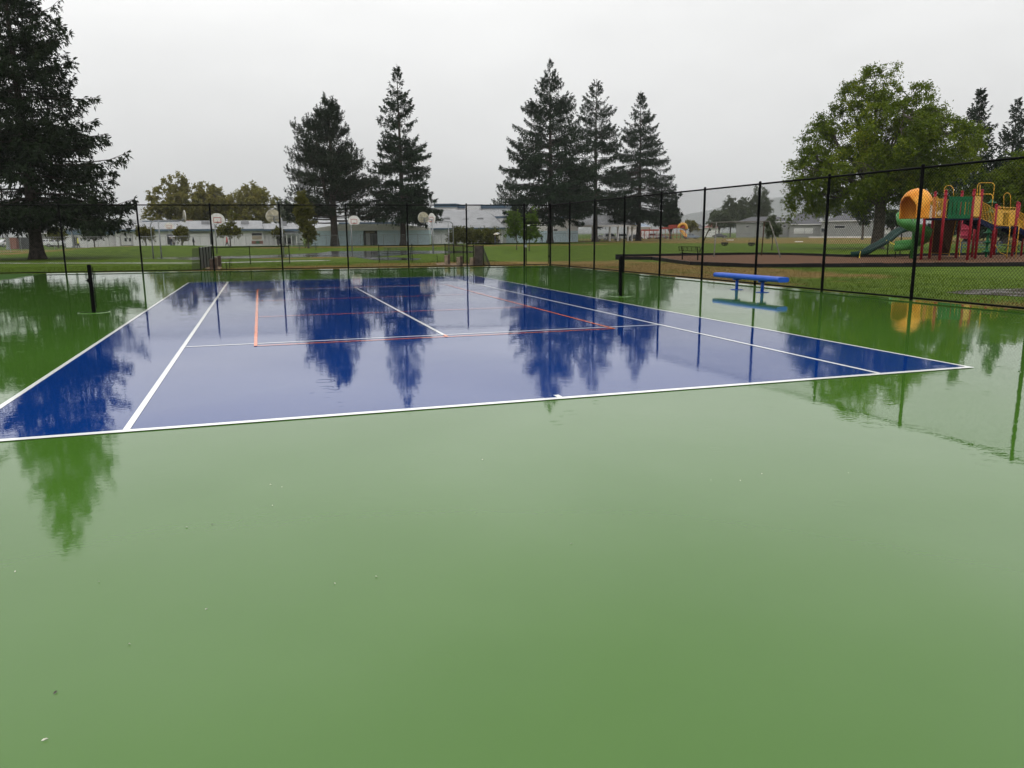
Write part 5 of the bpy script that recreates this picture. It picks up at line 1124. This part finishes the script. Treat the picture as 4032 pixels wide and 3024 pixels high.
u0, u1, z0, z1 = px_box(F, 2, 640, 700, 890, 725); F.part('ledge', 'dark', sc1, u0, u1, z0+.1, z0+.2, -.15, -.012)
u0, u1, z0, z1 = px_box(F, 2, 1720, 712, 2040, 770); F.part('canopy_roof', 'roof_metal', sc1, u0, u1, z1-.35, z1, -2.2, .35)
for x in (1760, 1830, 1900, 1960, 2025): u, _ = F.uz(*r(2, x, 800)); q = MB(); q.tube([F.P(u, GZ, -2.0), F.P(u, z1-.35, -2.0)], .09, 8); q.build('canopy_column', MT['wall_white'], sc1)
for (x0, x1) in ((1770, 1850), (1870, 1980)): opening(F, sc1, 2, x0, 775, x1, 862, 'window', 'glass')
# --- left end block with blue band by the car park
F = Fac(at(255, 158), at(345, 150)); blk = thing('school_block', 'small pale block with a blue upper band beside the parked cars', 'building', (F.A[0], F.A[1], GZ)); _, z1 = F.uz(*r(1, 920, 670)); F.part('wall', 'wall_grey', blk, 0, F.L, GZ-.2, z1-.9, 0, 10); F.part('blue_band', 'fascia', blk, -.2, F.L+.2, z1-.9, z1, -.2, 10.2); F.part('roof', 'roof_metal', blk, -.4, F.L+.4, z1, z1+.2, -.4, 10.4)
opening(F, blk, 1, 960, 760, 1020, 880, 'door', 'glass', 'dark')
for i, (x, h0) in enumerate(((85, 4.2), (960, 6.2), (1075, 5.5), (1185, 6.0))):
    p = G(*r(1, x, 905)) if i else at(r(1, x, 905)[0], 140); q = MB(); q.tube([(p[0], p[1], GZ-.1), (p[0], p[1], GZ+h0)], [.22, .18], 10); q.lathe([(.34, 0), (.32, .25), (.26, .3)], (p[0], p[1], GZ), 10)
    tag(q.build('pole', MT['galv']), ('short grey pole by the car park edge', 'thick grey pole beside the walker in a yellow coat', 'thin grey pole between two thicker poles by the school', 'grey pole in front of the wide olive tree')[i], 'pole')
# car park screens
for i, (x0, x1, m, lab) in enumerate(((85, 218, 'brickred', 'rust brown metal container standing by the parked cars'), (255, 385, 'slat', 'dark grey metal container close to the spruce trunk'))):
    A = G(*r(1, x0, 925)); B = G(*r(1, x1, 925)); F = Fac(A, B); rt = thing('container', lab, 'container', A); _, z1 = F.uz(*r(1, x0, 775)); F.part('body', m, rt, 0, F.L, GZ, z1-.2, 0, 2.2); F.part('lid', m, rt, -.05, F.L+.05, z1-.2, z1, -.05, 2.25)
    for k in range(3): F.part('rib', m, rt, F.L*(k+.7)/3.4, F.L*(k+.7)/3.4+.1, GZ+.1, z1-.25, -.06, -.003)
# --- central pale blue building
F = Fac(at(1222, 141), at(1690, 139)); sc2 = thing('school_building', 'white and pale blue flat school block with a recessed door', 'building', (F.A[0], F.A[1], GZ)); _, zb_ = F.uz(*r(3, 1150, 684)); _, zt_ = F.uz(*r(3, 1150, 598)); uD0, uD1 = F.uz(*r(3, 1085, 800))[0], F.uz(*r(3, 1272, 800))[0]
for (a, b_) in ((0, uD0), (uD1, F.L)): F.part('lower_wall', 'wall_blue', sc2, a, b_, GZ-.2, zb_, 0, 16)
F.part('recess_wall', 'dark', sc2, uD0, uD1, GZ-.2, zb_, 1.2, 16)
q = MB(); q.prism([F.P(0, zb_, -.06), F.P(F.L, zb_, -.06), F.P(F.L, zb_+.5, -.06), F.P(F.L*.68, zt_, -.06), F.P(F.L*.25, zt_, -.06), F.P(0.02*F.L, zb_+.35, -.06)], F.n*16); q.build('upper_wall', MT['wall_white'], sc2)
F.part('fascia', 'fascia', sc2, F.L*.22, F.L*.70, zt_, zt_+.35, 3, 14)
u0, u1, z0, z1 = px_box(F, 3, 1110, 720, 1170, 865); F.part('door', 'door_w', sc2, u0, u1, GZ, z1, 1.1, 1.19)
u0, u1, z0, z1 = px_box(F, 3, 1172, 725, 1225, 865); dr_ = F.part('door', 'glass', sc2, u0, u1, GZ, z1, 1.12, 1.19)
u0, u1, z0, z1 = px_box(F, 3, 1105, 695, 1228, 718); F.part('transom_window', 'tan_panel', sc2, u0, u1, z0, z1, 1.1, 1.19)
# --- gym with blue fascia and hipped metal roof
F = Fac(at(1712, 152), at(1985, 150)); gym = thing('school_building', 'tall pale gym with blue fascia rising over a grey metal roof', 'building', (F.A[0], F.A[1], GZ)); uR, zE = F.uz(*r(4, 1085, 645)); uL = F.uz(*r(4, 160, 640))[0]; _, zRd = F.uz(*r(4, 500, 478))
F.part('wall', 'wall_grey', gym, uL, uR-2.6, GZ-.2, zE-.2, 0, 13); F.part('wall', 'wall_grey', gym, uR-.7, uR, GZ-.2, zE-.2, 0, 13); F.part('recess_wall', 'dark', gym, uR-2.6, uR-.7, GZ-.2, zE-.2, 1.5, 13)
u1_ = F.uz(*r(4, 380, 480))[0]; u2_ = F.uz(*r(4, 800, 510))[0]
q = MB(); q.add([F.P(uL-.5, zE, -.8), F.P(uR+.6, zE, -.8), F.P(uR+.6, zE, 14), F.P(uL-.5, zE, 14), F.P(u1_-3, zRd+1.2, 8), F.P(u2_, zRd+1.0, 8)], [(0, 1, 5, 4), (1, 2, 5), (2, 3, 4, 5), (3, 0, 4), (3, 2, 1, 0)]); rf = q.build('roof', MT['roof_metal'], gym); F.part('fascia', 'fascia', rf, uL-.55, uR+.65, zE-.28, zE-.01, -.86, -.80)
for (x, y) in ((570, 560), (760, 550), (320, 545)): u, z = F.uz(*r(4, x, y)); q = MB(); F.box(q, u-.6, u+.6, z-.6, z+.5, 3.4, 4.6); q.build('roof_vent', MT['roof_metal'], rf)
F2 = Fac(at(1705, 166), at(2010, 163))
for (x0, x1, yt, yb, o, nm) in ((205, 480, 385, 560, 0, 'a'), (478, 795, 392, 560, 2.0, 'b'), (790, 1110, 395, 660, 1.0, 'c')):
    u0 = F2.uz(*r(4, x0, 450))[0]; u1 = F2.uz(*r(4, x1, 450))[0]; z1 = F2.uz(*r(4, x0, yt))[1]; F2.part('upper_wall', 'wall_white', gym, u0, u1, 3.0 if nm != 'c' else GZ, z1, o, 12+o)
    F2.part('fascia', 'fascia', gym, u0-.12, u1+.12, z1, z1+.75, o-.25, 12.3+o)
for (x0, x1) in ((210, 270), (305, 348)): opening(F2, gym, 4, x0, 415, x1, 470)
u, z = F2.uz(*r(4, 710, 480)); F2.part('duct', 'wall_grey', gym, u-1.6, u+1.4, z-2.2, z+2.0, -1.0, 1.99)
# --- right wing, seen past the tallest fir
F = Fac(at(1982, 156), at(2280, 170)); rw = thing('school_building', 'pale blue and white school wing behind the maple saplings', 'building', (F.A[0], F.A[1], GZ)); _, zb_ = F.uz(*r(4, 1300, 690)); _, zt_ = F.uz(*r(4, 1900, 530)); uR = F.uz(*r(4, 2062, 700))[0]
F.part('lower_wall', 'wall_blue', rw, 0, uR, GZ-.2, zb_, 0, 12); F.part('upper_wall', 'wall_white', rw, 0, uR, zb_, zt_, -.05, 12); F.part('fascia', 'fascia', rw, -.1, uR+.1, zt_, zt_+.4, -.2, 12.2)
opening(F, rw, 4, 1738, 662, 1792, 692); opening(F, rw, 4, 1915, 655, 1945, 760, 'door', 'wall_blue'); opening(F, rw, 4, 1490, 720, 1570, 775)
# --- covered play shed
F = Fac(at(2283, 172), at(2500, 182)); cs = thing('shelter', 'covered school shelter on posts behind the middle fir', 'shelter', (F.A[0], F.A[1], GZ)); _, zr = F.uz(*r(5, 500, 632)); uR = F.uz(*r(5, 960, 650))[0]; uW = F.uz(*r(5, 430, 700))[0]
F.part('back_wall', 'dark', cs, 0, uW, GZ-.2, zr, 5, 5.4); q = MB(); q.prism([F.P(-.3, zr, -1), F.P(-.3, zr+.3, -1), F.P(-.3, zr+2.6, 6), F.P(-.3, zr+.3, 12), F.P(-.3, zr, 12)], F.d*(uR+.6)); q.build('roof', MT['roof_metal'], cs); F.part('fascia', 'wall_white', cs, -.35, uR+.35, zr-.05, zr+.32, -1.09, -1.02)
for x in (432, 655, 760, 890, 945): u = F.uz(*r(5, x, 700))[0]; q = MB(); F.box(q, u-.14, u+.14, GZ-.1, zr, -.3, 0); q.build('column', MT['wall_white'], cs)
# --- galvanised school fence
def gal(pxs, d0, d1, lab, n, h=1.8):
    P = [at(pxs[0]+(pxs[1]-pxs[0])*i/n, d0+(d1-d0)*i/n, GZ) for i in range(n+1)]
    return fence('school_fence', lab, P, h, .03, (), (), 'galv', (), GZ, .12, .0028, False)
gal((-140, 470), 108, 128, 'low galvanised chain link fence before the car park', 14); gal((470, 1690), 128, 131, 'long galvanised chain link fence before the school wings', 27); gal((1690, 2300), 131, 150, 'galvanised chain link fence before the gym shrubs', 13); gal((2300, 3330), 172, 235, 'galvanised chain link fence beyond the playing field', 22)

# ================================================================== HOUSES BEYOND THE FIELD
MT['house_grey'] = mat('grey_siding', (.26, .26, .25), .6, .1, 1); MT['shingle'] = mat('dark_grey_shingles', (.085, .085, .092), .8, .2, 1.5); MT['red_roof'] = mat('red_roof_tiles', (.22, .05, .035), .7, .2, 1.5)
MT['garage'] = mat('white_garage_door', (.60, .60, .59), .5, .06, 2)
def house(x0, x1, d0, d1, k, yeave, yridge, lab, wins=(), doors=(), roof='shingle', dep=10, hip=.25, wall='house_grey'):
    F = Fac(at(x0, d0), at(x1, d1)); rt = thing('house', lab, 'house', (F.A[0], F.A[1], GZ)); xm = (x0+x1)/2; a, b, s = _REG[k]
    ze = F.uz(xm, 700+yeave*s if k != 7 else 600+yeave*s)[1]; zr = F.uz(xm, (700 if k != 7 else 600)+yridge*s)[1]
    F.part('wall', wall, rt, 0, F.L, GZ-.3, ze, 0, dep); e = .5; hp = F.L*hip
    q = MB(); q.add([F.P(-e, ze, -e), F.P(F.L+e, ze, -e), F.P(F.L+e, ze, dep+e), F.P(-e, ze, dep+e), F.P(hp, zr, dep/2), F.P(F.L-hp, zr, dep/2)], [(0, 1, 5, 4), (1, 2, 5), (2, 3, 4, 5), (3, 0, 4), (3, 2, 1, 0)]); rf = q.build('roof', MT[roof], rt); F.part('gutter', 'wall_white', rf, -e, F.L+e, ze-.1, ze+.12, -e-.1, -e-.003)
    for w_ in wins: opening(F, rt, k, *w_)
    for w_ in doors: opening(F, rt, k, *w_, 'garage_door', 'garage', 'wall_white')
    return rt, F
x = lambda k, v: r(k, v, 0)[0]
house(x(6, 650), x(6, 1340), 290, 288, 6, 575, 500, 'long pale grey house with a white roof edge behind the swing set', ((780, 622, 820, 648), (1260, 612, 1302, 642), (955, 620, 985, 645)))
hs, F = house(x(6, 1340), x(6, 1750), 276, 276, 6, 605, 450, 'grey house with white garage doors and a dark hip roof', (), ((1405, 655, 1530, 722), (1545, 655, 1645, 722)), dep=12)
hs, F = house(x(6, 1750), x(7, 380), 272, 268, 6, 560, 440, 'wide grey gabled house left of the big tree trunk', ((1930, 618, 2065, 655), (1755, 650, 1800, 715)), (), hip=.46, dep=14)
house(x(7, 540), x(7, 860), 262, 260, 7, 900, 845, 'low grey house with white doors right of the big tree trunk', (), ((560, 910, 620, 965), (660, 910, 740, 965)), dep=9)
house(x(6, 240), x(6, 450), 320, 320, 6, 650, 600, 'small house with a red roof far beyond the field', ((300, 660, 330, 690),), (), 'red_roof', wall='wall_white'); house(x(6, 60), x(6, 230), 330, 330, 6, 655, 600, 'small far house with a grey roof beside the red roofed one', (), ())
MT['blue_roof'] = mat('blue_grey_metal_roof', (.20, .25, .33), .5, .12, 1)
house(x(5, 890), x(5, 1190), 262, 262, 5, 640, 590, 'low house with a blue grey roof behind the narrow pointed fir', (), (), 'blue_roof', wall='wall_white')
house(x(1, 340), x(1, 880), 205, 205, 1, 720, 650, 'dim grey building beyond the parked cars', ((480, 740, 540, 780), (600, 740, 660, 780)), ())
MT['bench_white'] = MT['white']
# low walls / white kerbs on the diamond
q = MB(); a = at(x(6, 1600), 250); b_ = at(x(7, 420), 240); q.beam((a[0], a[1], GZ+.15), (b_[0], b_[1], GZ+.15), .25, .4); q.beam((a[0], a[1], GZ+.38), (b_[0], b_[1], GZ+.38), .32, .06); tag(q.build('low_wall', MT['wall_white']), 'low pale wall along the far side of the field before the grey houses', 'wall')
for i, (k, xx, yy) in enumerate(((6, 575, 810), (6, 1468, 832))):
    p = G(*r(k, xx, yy)); q = MB(); q.box((p[0], p[1], GZ+.05), (1.3 if i else 1.6, .5, .10), -.3); q.box((p[0], p[1], GZ+.11), (1.2 if i else 1.5, .42, .02), -.3); tag(q.build('base_plate', MT['white']), ('white base mat on the tan infield behind the swings', 'white base mat on the tan infield before the grey houses')[i], 'base')

# ================================================================== FAR RED PLAYGROUND
pr0 = G(*r(5, 1400, 795)); pg = thing('playground', 'distant red climbing structure with a yellow slide beyond the fir trees', 'playground', pr0)
def T5(x_, y_): return onp(*r(5, x_, y_), pr0)
MT['f_red'] = mat('faded_red_paint', (.33, .045, .028), .5, .2, 2); MT['f_yel'] = mat('far_yellow_plastic', (.72, .36, .05), .4, .1, 2)
vw = (pr0-CAM)[:2]/dist(pr0); vw = V(vw[0], vw[1], 0)
for i, (x_, yt) in enumerate(((1065, 675), (1110, 680), (1170, 650), (1225, 665), (1270, 670), (1330, 640), (1380, 640), (1430, 615), (1480, 610), (1530, 600), (1580, 590), (1640, 600))):
    for o in (0, 2.4):
        b_ = T5(x_, 795)*V(1, 1, 0)+vw*o; q = MB(); q.tube([b_+V(0, 0, GZ-.1), b_+V(0, 0, T5(x_, yt)[2])], .07, 8); q.build('post', MT['f_red'], pg)
for (x0, x1, y0, y1) in ((1065, 1300, 668, 690), (1300, 1480, 640, 665), (1420, 1640, 608, 655)):
    a, b_ = T5(x0, y1), T5(x1, y0); q = MB(); q.prism([a, V(b_[0], b_[1], a[2]), b_, V(a[0], a[1], b_[2])], vw*2.4); q.build('panel', MT['f_red'], pg)
for (x0, x1) in ((1080, 1300), (1330, 1600)):
    a, b_ = T5(x0, 745), T5(x1, 745); q = MB(); q.prism([a, b_, b_+V(0, 0, .15), a+V(0, 0, .15)], vw*2.4); q.build('deck', MT['f_red'], pg)
q = MB(); a, b_, c = T5(1570, 680), T5(1665, 768), T5(1625, 768); rr0 = []
for (p0, p1) in ((T5(1565, 690), T5(1610, 690)), (T5(1600, 725), T5(1640, 722)), (T5(1635, 768), T5(1680, 765))): rr0 += [p0, p0+V(0, 0, .3), p1+vw*.8+V(0, 0, .3), p1+vw*.8]
q.add(rr0, [(0, 4, 7, 3), (4, 8, 11, 7), (0, 1, 5, 4), (4, 5, 9, 8), (3, 7, 6, 2), (7, 11, 10, 6), (1, 2, 6, 5), (5, 6, 10, 9), (0, 3, 2, 1), (8, 9, 10, 11)]); q.build('slide', MT['f_yel'], pg)
q = MB(); c = T5(1630, 640); q.tube(arc(T5(1605, 650), 1.15, math.pi, -.3, 8, V(rt2[0], rt2[1], 0), V(0, 0, 1)), .42, 8); q.build('tunnel', MT['f_yel'], pg, True)

# ================================================================== CARS
MT['tyre'] = mat('tyre_rubber', (.015, .015, .016), .7, .2, 8); MT['rim'] = mat('alloy_rim', (.35, .35, .36), .3, .1, 8, metal=.8); MT['headlight'] = mat('lamp_glass', (.6, .6, .58), .15, .05, 5); MT['taillight'] = mat('tail_lamp', (.3, .015, .012), .2, .05, 5)
for nm, c_ in (('car_white', (.62, .63, .64)), ('car_silver', (.36, .37, .38)), ('car_dark', (.05, .055, .065)), ('car_blue', (.26, .32, .40))): MT[nm] = mat(nm+'_paint', c_, .25, .05, 2, coat=.6)
def car(p, rz, m, lab, suv=False):
    rt = thing('parked_car', lab, 'car', (0, 0, 0)); hz_ = 1.68 if suv else 1.44; bl_ = 4.5; w = .88
    lo = [(-2.2, .35), (-2.25, .62), (-2.15, .88), (-1.9 if suv else -1.55, .96), (1.0, .95), (1.95, .80), (2.22, .62), (2.2, .32)]
    q = MB()
    for y_ in (-w, w): pass
    q.prism([(a, -w, z) for a, z in lo], (0, 2*w, 0)); q.build('body', MT[m], rt, False, .06)
    cab = [(-2.05 if suv else -1.75, .93), (-1.85 if suv else -1.05, hz_), (.25, hz_), (1.05, .93)]
    q = MB(); vs = [(a, -w*(.96 if z < 1 else .78), z) for a, z in cab]+[(a, w*(.96 if z < 1 else .78), z) for a, z in cab]; q.add(vs, [(3, 2, 1, 0), (4, 5, 6, 7), (0, 1, 5, 4), (1, 2, 6, 5), (2, 3, 7, 6), (0, 4, 7, 3)]); q.build('cabin', MT[m], rt, False, .05)
    for s in (-1, 1):
        c2 = [(-1.7 if suv else -1.35, 1.0), (-1.6 if suv else -.98, hz_-.10), (-.35, hz_-.10), (-.35, 1.0)]; c3 = [(-.25, 1.0), (-.25, hz_-.10), (.2, hz_-.10), (.80, 1.0)]
        for cc in (c2, c3): q = MB(); q.add([(a, s*(w*(.965 if z < 1.05 else .80)+.012), z) for a, z in cc], [(0, 1, 2, 3)]); q.build('side_window', MT['glass'], rt)
        for xx in (-1.38, 1.38):
            q = MB(); q.tube([(xx, s*(w-.20), .32), (xx, s*(w+.015), .32)], .32, 16); wh = q.build('wheel', MT['tyre'], rt); q = MB(); q.tube([(xx, s*(w+.005), .32), (xx, s*(w+.03), .32)], .20, 12); q.build('rim', MT['rim'], wh)
        q = MB(); q.box((2.17, s*.66, .66), (.12, .3, .13)); q.build('headlight', MT['headlight'], rt); q = MB(); q.box((-2.20, s*.68, .76), (.10, .26, .16)); q.build('taillight', MT['taillight'], rt)
    q = MB(); q.add([(1.02, -w*.84, .99), (1.02, w*.84, .99), (.29, w*.72, hz_-.06), (.29, -w*.72, hz_-.06)], [(0, 1, 2, 3)]); o = q.build('windscreen', MT['glass'], rt); o.location = (.035, 0, .02)
    rt.location = (p[0], p[1], GZ+.01); rt.rotation_euler = (0, 0, rz); return rt
yaw0 = math.atan2(rt2[1], rt2[0])
car(at(x(1, 745), 168), yaw0+.15, 'car_white', 'white car parked just right of the spruce trunk'); car(at(x(1, 610), 174), yaw0+.5, 'car_white', 'white car half hidden by the spruce trunk'); car(at(x(1, 235), 172), yaw0+.9, 'car_white', 'white car seen between the two metal containers'); car(at(x(1, 100), 176), yaw0+1.0, 'car_white', 'white car behind the rust brown container')
car(at(x(1, 870), 182), yaw0+.2, 'car_dark', 'dark car parked behind the white car by the school block', True); car(at(x(1, 700), 190), yaw0+.1, 'car_silver', 'silver car in the row behind the white cars')
car(at(x(5, 520), 196), yaw0+.8, 'car_white', 'white car parked at the end of the shelter'); car(at(x(5, 680), 200), yaw0+.2, 'car_silver', 'silver car seen beneath the shelter roof', True); car(at(x(5, 850), 204), yaw0+.1, 'car_white', 'white car between the shelter posts and the pointed fir', True); car(at(x(5, 970), 200), yaw0+.4, 'car_dark', 'dark car beside the trunk of the pointed fir')
car(at(x(5, 1230), 240), yaw0+.1, 'car_white', 'white car behind the red climbing structure', True); car(at(x(5, 1715), 232), yaw0+.15, 'car_blue', 'pale blue car parked right of the far yellow slide'); car(at(x(6, 440), 262), yaw0, 'car_dark', 'dark car beyond the field fence behind the swing seats'); car(at(x(5, 1330), 242), yaw0, 'car_silver', 'silver car next to the white car behind the red structure')

# ================================================================== PEOPLE (far off, in the rain)
for nm, c_ in (('cl_red', (.42, .03, .045)), ('cl_dark', (.02, .022, .028)), ('cl_yel', (.62, .62, .10)), ('cl_grey', (.30, .30, .31)), ('cl_cream', (.50, .46, .36)), ('cl_denim', (.045, .06, .10)), ('skin', (.36, .22, .16)), ('cl_white', (.60, .60, .60)), ('cl_blue', (.10, .16, .26))): MT[nm] = mat(nm, c_, .75, .15, 6)
def person(p, rz, lab, top, bot, head='skin', stride=.16, h=1.68, arm=0.0):
    me = bpy.data.meshes.new('person'); s = h/1.72
    J = {'pel': (0, 0, .92, .13), 'wst': (0, 0, 1.08, .13), 'chs': (0, .0, 1.30, .155), 'nck': (0, .0, 1.47, .06), 'hd0': (.01, 0, 1.56, .085), 'hd1': (.02, 0, 1.68, .08)}
    E = [('pel', 'wst'), ('wst', 'chs'), ('chs', 'nck'), ('nck', 'hd0'), ('hd0', 'hd1')]
    for sd_, nm in ((1, 'l'), (-1, 'r')):
        f = stride*sd_
        J.update({nm+'hip': (0, .10*sd_, .86, .095), nm+'kne': (f*.7+.03, .10*sd_, .48, .065), nm+'ank': (f*1.4-.04, .10*sd_, .09, .045), nm+'toe': (f*1.4+.14, .11*sd_, .04, .04), nm+'sho': (0, .19*sd_, 1.40, .07), nm+'elb': (-f*.6-.02, .25*sd_, 1.13, .05), nm+'wri': (-f*.9+.08, .24*sd_, .90, .038), nm+'hnd': (-f*.9+.11, .235*sd_, .80, .035)})
        if arm and sd_ > 0: J.update({'lelb': (.10, .24, 1.14, .05), 'lwri': (.22, .18, 1.34, .038), 'lhnd': (.23, .17, 1.42, .036)})
        E += [('pel', nm+'hip'), (nm+'hip', nm+'kne'), (nm+'kne', nm+'ank'), (nm+'ank', nm+'toe'), ('chs', nm+'sho'), (nm+'sho', nm+'elb'), (nm+'elb', nm+'wri'), (nm+'wri', nm+'hnd')]
    ks = list(J); me.from_pydata([tuple(c_*s for c_ in J[k][:3]) for k in ks], [(ks.index(a), ks.index(b)) for a, b in E], [])
    o = bpy.data.objects.new('person', me); COL.objects.link(o); md = o.modifiers.new('skin', 'SKIN')
    for i, k in enumerate(ks): o.data.skin_vertices[0].data[i].radius = (J[k][3]*s,)*2
    o.data.skin_vertices[0].data[0].use_root = True
    sb2 = o.modifiers.new('sub', 'SUBSURF'); sb2.levels = 1; sb2.render_levels = 1
    dg = bpy.context.evaluated_depsgraph_get(); m2 = bpy.data.meshes.new_from_object(o.evaluated_get(dg)); o.modifiers.clear(); o.data = m2; m2.name = 'person'
    m2.materials.clear()
    for k in (top, bot, head, 'cl_dark', 'skin'): m2.materials.append(MT[k])
    for pl in m2.polygons:
        z = pl.center.z/s; pl.use_smooth = True
        lowhand = abs(pl.center.y) > .19*s and z < .93
        pl.material_index = 4 if lowhand else (3 if z < .10 else (1 if z < .93 else (0 if z < 1.50 else 2)))
    o.location = (p[0], p[1], GZ+ground_h(p[0], p[1])); o.rotation_euler = (0, 0, rz); return tag(o, lab, 'person')
def umbrella(p, m, lab, h=1.95, R_=.52):
    z0 = GZ+ground_h(p[0], p[1]); rt = thing('umbrella', lab, 'umbrella', (p[0], p[1], z0+1.35)); n = 8; q = MB(); vs = [(p[0], p[1], z0+h)]
    for k in range(n*2):
        a = math.pi*k/n
        for rr, dz in ((.5, .07), (1.0, .26)): vs.append((p[0]+R_*rr*math.cos(a)*(1 if k % 2 == 0 else .95), p[1]+R_*rr*math.sin(a)*(1 if k % 2 == 0 else .95), z0+h-dz))
    fs = []
    for k in range(n*2): a, b = 1+k*2, 1+((k+1) % (n*2))*2; fs += [(0, a, b), (a, a+1, b+1, b)]
    q.add(vs, fs); q.build('canopy', MT[m], rt); q = MB(); q.tube([(p[0], p[1], z0+1.36), (p[0], p[1], z0+h+.05)], .012, 6); q.build('shaft', MT['black'], rt)
def hand_pt(p, rz): c, s = math.cos(rz), math.sin(rz); return (p[0]+.23*c-.17*s, p[1]+.23*s+.17*c)
p = at(x(2, 1125), 124); person(p, yaw0+math.pi, 'person in a red hooded coat walking past the small tree', 'cl_red', 'cl_dark', 'cl_red', .22)
p = at(x(2, 690), 122); person(p, yaw0+.6, 'person in a dark hooded coat walking before the school wall', 'cl_dark', 'cl_dark', 'cl_dark', .12)
p = at(x(2, 395), 116); person(p, yaw0+1.2, 'person in dark clothes beneath a black umbrella', 'cl_dark', 'cl_denim', 'skin', .05, arm=1); umbrella(hand_pt(p, yaw0+1.2), 'cl_dark', 'black umbrella over the person in dark clothes', 2.05, .6)
p = at(x(2, 432), 117); person(p, yaw0+1.9, 'person sheltering beneath a white umbrella', 'cl_grey', 'cl_dark', 'skin', .08, arm=1); umbrella(hand_pt(p, yaw0+1.9), 'cl_white', 'white umbrella beside the black umbrella', 1.98, .45)
p = at(x(1, 1000), 128); person(p, yaw0+.3, 'person in a yellow coat by the grey poles', 'cl_yel', 'cl_dark', 'cl_yel', .15)
p = at(x(4, 985), 128); person(p, yaw0+.4, 'person in dark clothes under a pale umbrella by the gym', 'cl_dark', 'cl_denim', 'skin', .12, arm=1); umbrella(hand_pt(p, yaw0+.4), 'cl_cream', 'pale cream umbrella by the gym shrubs', 1.95, .5)
p = at(x(4, 1040), 129); person(p, yaw0+2.6, 'person in a cream coat under a grey umbrella by the gym doorway', 'cl_cream', 'cl_dark', 'skin', .1, arm=1); umbrella(hand_pt(p, yaw0+2.6), 'cl_grey', 'grey umbrella beside the gym doorway', 2.05, .5)
p = at(x(4, 1590), 150); person(p, yaw0+2.0, 'person in a grey blue coat outside the pale blue wing', 'cl_blue', 'cl_dark', 'skin', .1)

# ---- wet air: rain mist that greys the far trees and hills
hz = bpy.data.materials.new('rain_mist'); hz.use_nodes = True; t = hz.node_tree; t.nodes.clear()
o_ = t.nodes.new('ShaderNodeOutputMaterial'); v_ = t.nodes.new('ShaderNodeVolumePrincipled'); t.links.new(v_.outputs[0], o_.inputs['Volume'])
v_.inputs['Color'].default_value = (.93, .95, .96, 1); v_.inputs['Density'].default_value = HAZE; v_.inputs['Anisotropy'].default_value = 0.0
q = MB(); q.box((1500, 1500, 220), (19000, 19000, 446)); hzo = stuff(q.build('haze', hz))
tag(hzo, 'thin grey rain mist filling the air over the whole park', 'haze')
